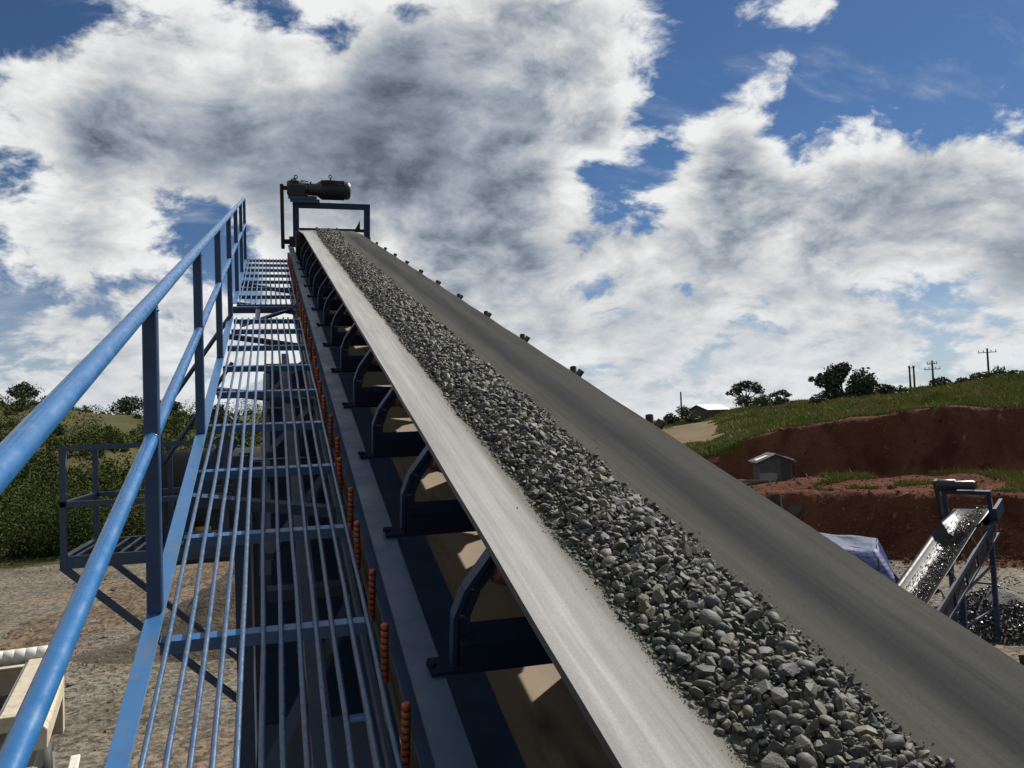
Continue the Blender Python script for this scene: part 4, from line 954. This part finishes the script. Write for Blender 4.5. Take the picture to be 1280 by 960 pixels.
def zat(x, y): return float(right_z(np.array([x]), np.array([y]))[0])
def shack(name, label, cat, x, y, rz, w, d, h, roofm, wallm, rise=0.55, pan=True, z=None):
    z = zat(x, y) if z is None else z
    e = tag(empty(name, (x, y, z-0.15), (0, 0, rz)), label, cat)
    solid('wall', wallm, e, (-w/2, w/2, -d/2, -d/2+0.06, 0, h)); solid('wall', wallm, e, (-w/2, w/2, d/2-0.06, d/2, 0, h))
    solid('wall', wallm, e, (-w/2, -w/2+0.06, -d/2+0.061, d/2-0.061, 0, h)); solid('wall', wallm, e, (w/2-0.06, w/2, -d/2+0.061, d/2-0.061, 0, h))
    for sg in (-1, 1):
        r = MB(); n = 16
        for k in range(n):
            a, b_ = -d/2-0.25+(d+0.5)*k/n, -d/2-0.25+(d+0.5)*(k+1)/n; o = 0.02*(k % 2)
            r.add([(0, a, h+rise+o), (0, b_, h+rise+o), (sg*(w/2+0.25), b_, h-0.05+o), (sg*(w/2+0.25), a, h-0.05+o), (0, a, h+rise-0.03), (0, b_, h+rise-0.03), (sg*(w/2+0.25), b_, h-0.08), (sg*(w/2+0.25), a, h-0.08)],
                  [(0, 1, 2, 3), (7, 6, 5, 4), (0, 3, 7, 4), (1, 5, 6, 2), (3, 2, 6, 7)])
        r.build('roof_sheet', roofm, e)
    g = MB(); g.loft([(-w/2, h), (w/2, h), (0, h+rise-0.04)], -d/2, -d/2+0.04); g.build('gable', wallm, e)
    if pan:
        solid('lower_panel', 'shackpanel', e, (-w/2-0.03, 0.05, -d/2-0.04, -d/2-0.005, 0.1, 0.75)); solid('doorway', 'black', e, (0.3, 0.85, -d/2-0.012, -d/2-0.004, 0, 1.45))
    return e
shack('site_shack', 'small grey shack with patched tin roof on the red bank terrace', 'shack', 29.55, 46.3, R(-22), 1.9, 2.3, 1.45, 'tin', 'shackwall', 0.45)
shack('tin_roof_house', 'low house with bright tin roof at far left of the ridge', 'house', 49.9, 91.0, R(-62), 2.6, 4.4, 1.0, 'tinwhite', 'shackwall', 0.60, False, 7.45)
shack('ridge_hut', 'small dark hut between two umbrella trees on the ridge', 'hut', 58.9, 93.4, R(-30), 2.0, 2.2, 1.0, 'tin', 'shackwall', 0.25, False)
sh = bpy.data.objects['site_shack']
for k, (xa, ya, w_, d_, sg) in enumerate(((-0.75, -0.6, 0.7, 0.9, -1), (0.55, 0.3, 0.8, 0.8, 1), (0.9, -0.7, 0.5, 0.7, 1))):
    b = MB(); z0 = lambda x: 1.45+0.45*(1-abs(x)/1.2)+0.03
    b.add([(xa-w_/2, ya-d_/2, z0(xa-w_/2)), (xa+w_/2, ya-d_/2, z0(xa+w_/2)+0.02), (xa+w_/2, ya+d_/2, z0(xa+w_/2)), (xa-w_/2, ya+d_/2, z0(xa-w_/2)+0.03), (xa-w_/2, ya-d_/2, z0(xa-w_/2)-0.02), (xa+w_/2, ya-d_/2, z0(xa+w_/2)), (xa+w_/2, ya+d_/2, z0(xa+w_/2)-0.02), (xa-w_/2, ya+d_/2, z0(xa-w_/2)+0.01)], [(0, 1, 2, 3), (7, 6, 5, 4), (0, 4, 5, 1), (1, 5, 6, 2), (2, 6, 7, 3), (3, 7, 4, 0)])
    b.build('roof_patch', ('tinwhite', 'shackpanel', 'tinwhite')[k], sh)
bar('prop_post', 'wood', sh, (1.1, -1.35, 0.0), (1.15, -1.35, 1.5), 0.07, 0.07, (0, 1, 0))
for k, (dx, dy) in enumerate(((-1.9, -0.5), (-1.7, -1.0))):
    o = solid('plank', 'shackpanel', None, (-1.1, 1.1, -0.09, 0.09, 0, 0.06)); o.location = (29.55+dx-0.4, 46.3+dy+0.4, zat(29.0+dx, 46.3+dy)+0.12+0.08*k); o.rotation_euler = (0, 0.03, R(-30+8*k))
    tag(o, ['pale plank lying left of the terrace shack, farther one', 'pale plank lying left of the terrace shack, nearer one'][k], 'plank')

# ------------------------------------------------------------------ trees, bushes, poles
def tree(name, label, x, y, z, h, clumps, nleaf, lsize, m='leaf', cat='tree', trunk_r=0.14, group=None, fork=0.45):
    e = tag(empty(name, (x, y, z-0.2)), label, cat, group)
    t = MB(); top = Vector((0, 0, h*fork)); t.tube([(0, 0, 0), (0.05*h, 0.02, h*fork*0.5), top], 0, 8, True, [trunk_r*1.3, trunk_r, trunk_r*0.8])
    for c, r in clumps:
        c = Vector(c); mid = (top+c)*0.5+Vector((random.uniform(-.1, .1), random.uniform(-.1, .1), -0.06*h))
        t.tube([top-Vector((0, 0, 0.1)), mid, c], 0, 6, True, [trunk_r*0.65, trunk_r*0.42, trunk_r*0.15])
    t.build('trunk', 'bark', e)
    P = blob_points([c for c, r in clumps], [r for c, r in clumps], nleaf)
    obj('crown', leaf_mesh('crown', P, lsize*rng.uniform(0.6, 1.3, nleaf)), m, e); return e
def cl(n, rx, rz, h0, h1, r, seed, flat=0.6):
    g = random.Random(seed); out = []
    for k in range(n):
        a = g.uniform(0, 6.28); q = math.sqrt(g.random()); rr = r*g.uniform(0.7, 1.25)
        out.append(((rx*q*math.cos(a), rx*q*math.sin(a), h0+(h1-h0)*g.random()*(1-0.3*q)), (rr, rr, rr*flat)))
    return out
# image-right at the ridge is roughly (cos43, -sin43)
rr_ = Vector((math.cos(R(32)), -math.sin(R(32)), 0))
def off(d, z): return (rr_.x*d, rr_.y*d, z)
zA = zat(56.9, 94.1)
tree('umbrella_tree', 'wide umbrella-shaped tree on the ridge, taller one near the tin house', 56.9, 94.1, zA, 12.2-zA, [(off(-0.7, 2.9), (0.95, .95, .62)), (off(0.9, 2.9), (1.05, 1.05, .6)), (off(1.6, 2.3), (.7, .7, .45)), (off(-1.3, 2.3), (.75, .75, .5)), (off(0.1, 3.3), (.8, .8, .4)), (off(-0.7, 1.4), (.55, .55, .6)), (off(-2.2, 2.2), (.25, .25, .2))], 1500, 0.17, trunk_r=0.17, fork=0.4)
zA2 = zat(60.3, 92.0)
tree('umbrella_tree', 'small flat-topped tree right of the dark ridge hut', 60.3, 92.0, zA2, 10.6-zA2, [(off(-0.7, 1.6), (.6, .6, .25)), (off(0.3, 1.85), (.75, .75, .3)), (off(1.0, 1.5), (.5, .5, .25)), (off(-0.2, 1.2), (.4, .4, .25))], 650, 0.15, trunk_r=0.09, fork=0.4)
zB = zat(51.2, 67.9); r2 = Vector((math.cos(R(38)), -math.sin(R(38)), 0))
def of2(d, z): return (r2.x*d, r2.y*d, z)
tree('broad_tree', 'large broad tree with pale and dark crowns, biggest on the right ridge', 51.2, 67.9, zB, 12.0-zB, [(of2(-0.6, 2.6), (.95, .95, 1.1)), (of2(-1.7, 2.3), (.7, .7, .65)), (of2(-2.6, 2.5), (.35, .35, .25)), (of2(0.2, 3.3), (.75, .75, .6)), (of2(-0.9, 1.2), (.8, .8, .8))], 2300, 0.17, 'leaf', trunk_r=0.16, fork=0.3)
tree('round_tree', 'dense dark round tree touching the right side of the big broad tree', 52.5, 66.9, zat(52.5, 66.9), 2.9, [(of2(0.2, 1.7), (1.25, 1.25, 1.25)), (of2(0.6, 1.0), (1.0, 1.0, .9)), (of2(-0.6, 0.9), (.8, .8, .8))], 3200, 0.16, 'leaf', trunk_r=0.14, fork=0.3)
BUSH = [ # heading, distance, width, height, wording
    (27.3, 100, 1.7, 2.6, 'tall ragged bush left of the lone thin pole, leftmost on the ridge'), (27.75, 99, 1.2, 1.8, 'round dark bush just right of the thin pole'), (26.4, 101, 1.3, 1.5, 'low bush at the belt edge, left end of the ridge'),
    (31.2, 106, 1.8, 1.8, 'dark bush behind the tin roof house'), (32.1, 103, 1.5, 1.6, 'bush between the tin house and the umbrella tree'),
    (33.2, 100, 1.6, 1.2, 'bush at the foot of the taller umbrella tree'), (35.7, 88, 1.9, 1.5, 'spiky bush between flat-topped tree and broad tree, left one'), (36.7, 86, 1.8, 1.3, 'spiky bush hugging the left foot of the broad tree'),
    (39.4, 78, 1.1, 1.6, 'upright bush right of the dense round tree'), (40.2, 80, 1.6, 0.9, 'low bush left of the double pole'), (42.5, 84, 1.5, 1.1, 'bush at the foot of the cross-arm pole'),
    (44.0, 80, 1.0, 0.9, 'small round bush right of the cross-arm pole'), (44.7, 82, 1.1, 1.2, 'round bush midway along the grassy right crest'), (45.4, 86, 1.6, 0.9, 'low wide bush left of the tallest pole'), (46.4, 78, 1.0, 0.9, 'small bush at the right edge of the crest')]
for hd_, ds, w, h, lb in BUSH:
    x, y = ds*math.sin(R(hd_)), ds*math.cos(R(hd_)); z = zat(x, y)
    tree('bush', lb, x, y, z, h, cl(6, w*0.5, 0, h*0.25, h*0.85, w*0.42, int(hd_*10), 0.75), 700, 0.15, random.choice(('leaf', 'leaf', 'leaf2')), 'bush', 0.04, 'bushes along the right ridge', 0.3)

def pole(label, px_h, ds, ztop, arms, double=False):
    x, y = ds*math.sin(R(px_h)), ds*math.cos(R(px_h)); z = zat(x, y)-0.3
    e = tag(empty('utility_pole', (x, y, z)), label, 'pole', 'utility poles on the ridge'); H_ = ztop-z; c, s_ = math.cos(R(px_h)), -math.sin(R(px_h))
    for k in ((-0.28, 0.28) if double else (0,)):
        b = MB(); b.tube([(k*c, k*s_, 0), (k*c+0.02, k*s_, H_)], 0, 8, True, [0.17, 0.12]); b.build('shaft', 'wood', e)
    for zz, w in arms:
        b = MB(); b.beam((-w*c, -w*s_, H_-zz), (w*c, w*s_, H_-zz), 0.09, 0.10); b.build('cross_arm', 'wood', e)
        for k in (-0.9, -0.4, 0.4, 0.9):
            b = MB(); b.tube([(k*w*c, k*w*s_, H_-zz+0.08), (k*w*c, k*w*s_, H_-zz+0.35)], 0.06, 6); b.build('insulator', 'grey', e)
pole('thin bare pole standing left of the tin roof house', 27.0, 140, 11.8, [])
pole('double pole with short top bar on right ridge', 41.05, 140, 13.9, [(0.25, 0.45)], True)
pole('single pole with two cross arms right of the double pole', 42.2, 140, 14.55, [(0.5, 0.7), (1.3, 1.1)])
pole('tallest pole with cross arm at the far right of the ridge', 45.15, 140, 15.8, [(0.6, 1.2)])

# left hill trees and scrub
def zl(x, y): return float(left_z(np.array([x]), np.array([y]))[0])
for hd_, ds, w, h, lb in ((-14.2, 172, 3.4, 4.2, 'dark round-topped tree on the left hill skyline beside the handrail'), (-8.6, 174, 4.6, 3.6, 'spreading tree on the left hill skyline above the side platform'), (-6.4, 172, 3.0, 2.8, 'small tree on the left hill skyline by the handrail post'),
                          (-12.6, 176, 3.0, 2.6, 'low tree on the left hill skyline under the top rail'), (-2.9, 120, 3.0, 6.2, 'dark top-heavy tree showing between handrail post and walkway')):
    x, y = ds*math.sin(R(hd_)), ds*math.cos(R(hd_)); z = zl(x, y)
    tree('hill_tree', lb, x, y, z, h, cl(8, w*0.5, 0, h*0.45, h*0.95, w*0.36, int(abs(hd_)*10), 0.75), 1100, 0.3, 'leaf', 'tree', 0.2, 'trees on the left hill', 0.4)
def scrub():
    C, S = [], []; g = np.random.default_rng(77)
    n = 2100
    hd_ = np.radians(g.uniform(-24, 6, n)); ds = 61+(g.random(n)**1.6)*150
    x, y = ds*np.sin(hd_), ds*np.cos(hd_); z = left_z(x, y)
    dens = smooth_noise(x, y, 16, 12)+0.25*(ds < 85)
    for i in range(n):
        if dens[i] < -0.10 and ds[i] > 66: continue
        w = (0.55+1.9*g.random()**2.2)*(1.1 if ds[i] < 80 else 1.0); h = w*g.uniform(0.7, 1.35); k = int(480 if ds[i] < 80 else 200)
        d = g.normal(size=(k, 3)); d /= np.linalg.norm(d, axis=1)[:, None]; r = 0.55+0.45*g.random(k)
        r = r*(1+0.25*np.sin(d[:, 0]*5+i)*np.sin(d[:, 2]*4+i*2))
        C.append(np.stack([x[i]+d[:, 0]*w*r, y[i]+d[:, 1]*w*r, z[i]+h*0.6+d[:, 2]*h*r*0.9], -1)); S.append(np.full(k, 0.085 if ds[i] < 80 else 0.15)*g.uniform(0.6, 1.3, k))
    me = leaf_mesh('scrub', np.concatenate(C), np.concatenate(S)); tag(obj('scrub', me, 'scrub'), 'mixed green and brown scrub covering the left hillside', 'scrub', kind='stuff')
scrub()
def blades(name, X, Y, Z, H, W, m, label):
    n = len(X); a = rng.uniform(0, 6.28, n); lx, ly = rng.normal(0, 0.35, n)*H, rng.normal(0, 0.35, n)*H
    V = np.stack([np.stack([X-W*np.cos(a), Y-W*np.sin(a), Z], -1), np.stack([X+W*np.cos(a), Y+W*np.sin(a), Z], -1), np.stack([X+lx, Y+ly, Z+H], -1)], 1)
    me = fast_mesh(name, V.reshape(-1, 3), (np.arange(n)*3)[:, None]+np.arange(3)[None]); tag(obj(name, me, m), label, 'grass', kind='stuff')
def bank_grass():
    n = 520000; hd_ = np.radians(rng.uniform(24, 52, n)); ds = rng.uniform(49, 112, n); x, y = ds*np.sin(hd_), ds*np.cos(hd_); z = right_z(x, y); h_ = np.degrees(hd_)
    nz = smooth_noise(x, y, 6, 15)+0.6*smooth_noise(x, y, 1.8, 16); dj = ds+2.0*smooth_noise(x, y, 5, 17)
    crest = (dj > 60.0+1.2*nz) & (h_ > 30.1+2.4*nz-(ds-62)*0.02) & (nz > -0.6+0.3*(dj < 61.5))
    bench = (dj > 49.5) & (dj < 55.8) & (h_ > 36.5+5*nz) & (nz > -0.35)
    plat = (ds > 95) & (nz > -0.3); rim = (dj > 60) & (dj < 70) & (h_ < 31) & (nz > 0.05)
    k = crest | bench | plat | rim; x, y, z, ds = x[k], y[k], z[k], ds[k]; n = len(x)
    blades('bank_grass', x, y, z-0.05, rng.uniform(0.10, 0.30, n)*(1+0.8*(rng.random(n) < 0.05)), np.full(n, 0.05), 'grass', 'tufted green and straw grass on the red bank crest and terrace')
bank_grass()
# tan plateau beyond the bank
def plateau_patch():
    hs = np.radians(np.linspace(23, 31.2, 26)); dd = np.linspace(62.5, 97, 34); D_, H_ = np.meshgrid(dd, hs, indexing='ij'); x, y = (D_*np.sin(H_)).ravel(), (D_*np.cos(H_)).ravel()
    nh = 26; i, j = np.meshgrid(np.arange(33), np.arange(25), indexing='ij'); a = (i*nh+j).ravel()
    tag(obj('clearing', fast_mesh('clearing', np.stack([x, y, right_z(x, y)+0.06], -1), np.stack([a, a+1, a+nh+1, a+nh], -1)[:, ::-1], True), 'tan'), kind='structure')
MT['tan'] = mat('tan_clearing', (0.135, 0.102, 0.060), (0.10, 0.078, 0.047), scale=0.25, rough=1.0, spec=0.05, bump=0.5, bscale=2, bdist=0.15)
plateau_patch()
# loose stones on the pad
def pad_stones():
    n = 16000; x = rng.uniform(-22, 3.5, n); y = rng.uniform(17, 62, n); k = (smooth_noise(x, y, 9, 51)+0.5*smooth_noise(x, y, 3, 52) > -0.08)
    x2 = rng.uniform(17, 36, 6000); y2 = rng.uniform(18, 40, 6000); x, y = np.concatenate([x[k], x2]), np.concatenate([y[k], y2]); n = len(x)
    P = np.stack([x, y, np.full(n, -0.03)+(0.22*smooth_noise(x, y, 6, 21)+0.10*smooth_noise(x, y, 1.9, 22)-0.10)], -1); S = rng.uniform(0.02, 0.075, n)*(1+1.2*(rng.random(n) < 0.04))
    tag(obj('pad_stones', scatter_mesh('pad_stones', CHIPS, P, S), 'padstone'), 'loose pale stones strewn over the gravel pad', 'stones', kind='stuff')
MT['padstone'] = mat('pad_stone', (0.1326, 0.1209, 0.0975), (0.0936, 0.0858, 0.0663), scale=3, rough=0.9, island=0.5)
pad_stones()

def dirt_track():
    pts = [(-14.5, 27.0), (-9.0, 35.0), (-5.2, 44.0), (-1.0, 56.0)]; n = 60; V = []
    for i in range(n):
        t = i/(n-1)*3; k = min(2, int(t)); f = t-k; x = pts[k][0]*(1-f)+pts[k+1][0]*f; y = pts[k][1]*(1-f)+pts[k+1][1]*f
        dx, dy = pts[k+1][0]-pts[k][0], pts[k+1][1]-pts[k][1]; l = math.hypot(dx, dy); w = 2.3+0.8*math.sin(i*0.5)+0.4*math.sin(i*1.7)
        for q in range(9):
            u = -1+q/4; px_, py_ = x+dy/l*u*w, y-dx/l*u*w; V.append((px_, py_, 0))
    V = np.array(V, float); V[:, 2] = 0.22*smooth_noise(V[:, 0], V[:, 1], 6, 21)+0.10*smooth_noise(V[:, 0], V[:, 1], 1.9, 22)-0.12+0.035-0.05*(np.tile(np.abs(np.linspace(-1, 1, 9)), n) > 0.95)
    i, j = np.meshgrid(np.arange(n-1), np.arange(8), indexing='ij'); a = (i*9+j).ravel()
    tag(obj('dirt_track', fast_mesh('dirt_track', V, np.stack([a, a+1, a+10, a+9], -1), True), 'track'), kind='structure')
MT['track'] = mat('reddish_track_soil', (0.1000, 0.0736, 0.0496), (0.0840, 0.0656, 0.0464), scale=0.8, rough=1.0, spec=0.05, bump=0.8, bscale=5, bdist=0.1, stretch=(1, 0.4, 1), c3=(0.0600, 0.0464, 0.0336), s3=1.6, t3=0.58, vor=9.0)
dirt_track()

def bank_clods():
    n = 5000; hd_ = np.radians(rng.uniform(27, 50, n)); ds = np.where(rng.random(n) < 0.6, rng.normal(46.0, 1.1, n), rng.uniform(46, 60, n)); x, y = ds*np.sin(hd_), ds*np.cos(hd_)
    P = np.stack([x, y, right_z(x, y)], -1); S = rng.uniform(0.03, 0.12, n)*(1+1.5*(rng.random(n) < 0.05))
    tag(obj('soil_clods', scatter_mesh('soil_clods', CHIPS, P, S), 'clod'), 'loose red soil clods strewn over the cut bank and its foot', 'soil clods', kind='stuff')
MT['clod'] = mat('red_clod', (0.075, 0.033, 0.021), (0.10, 0.06, 0.04), scale=2, rough=1.0, spec=0.03, island=0.4)
bank_clods()
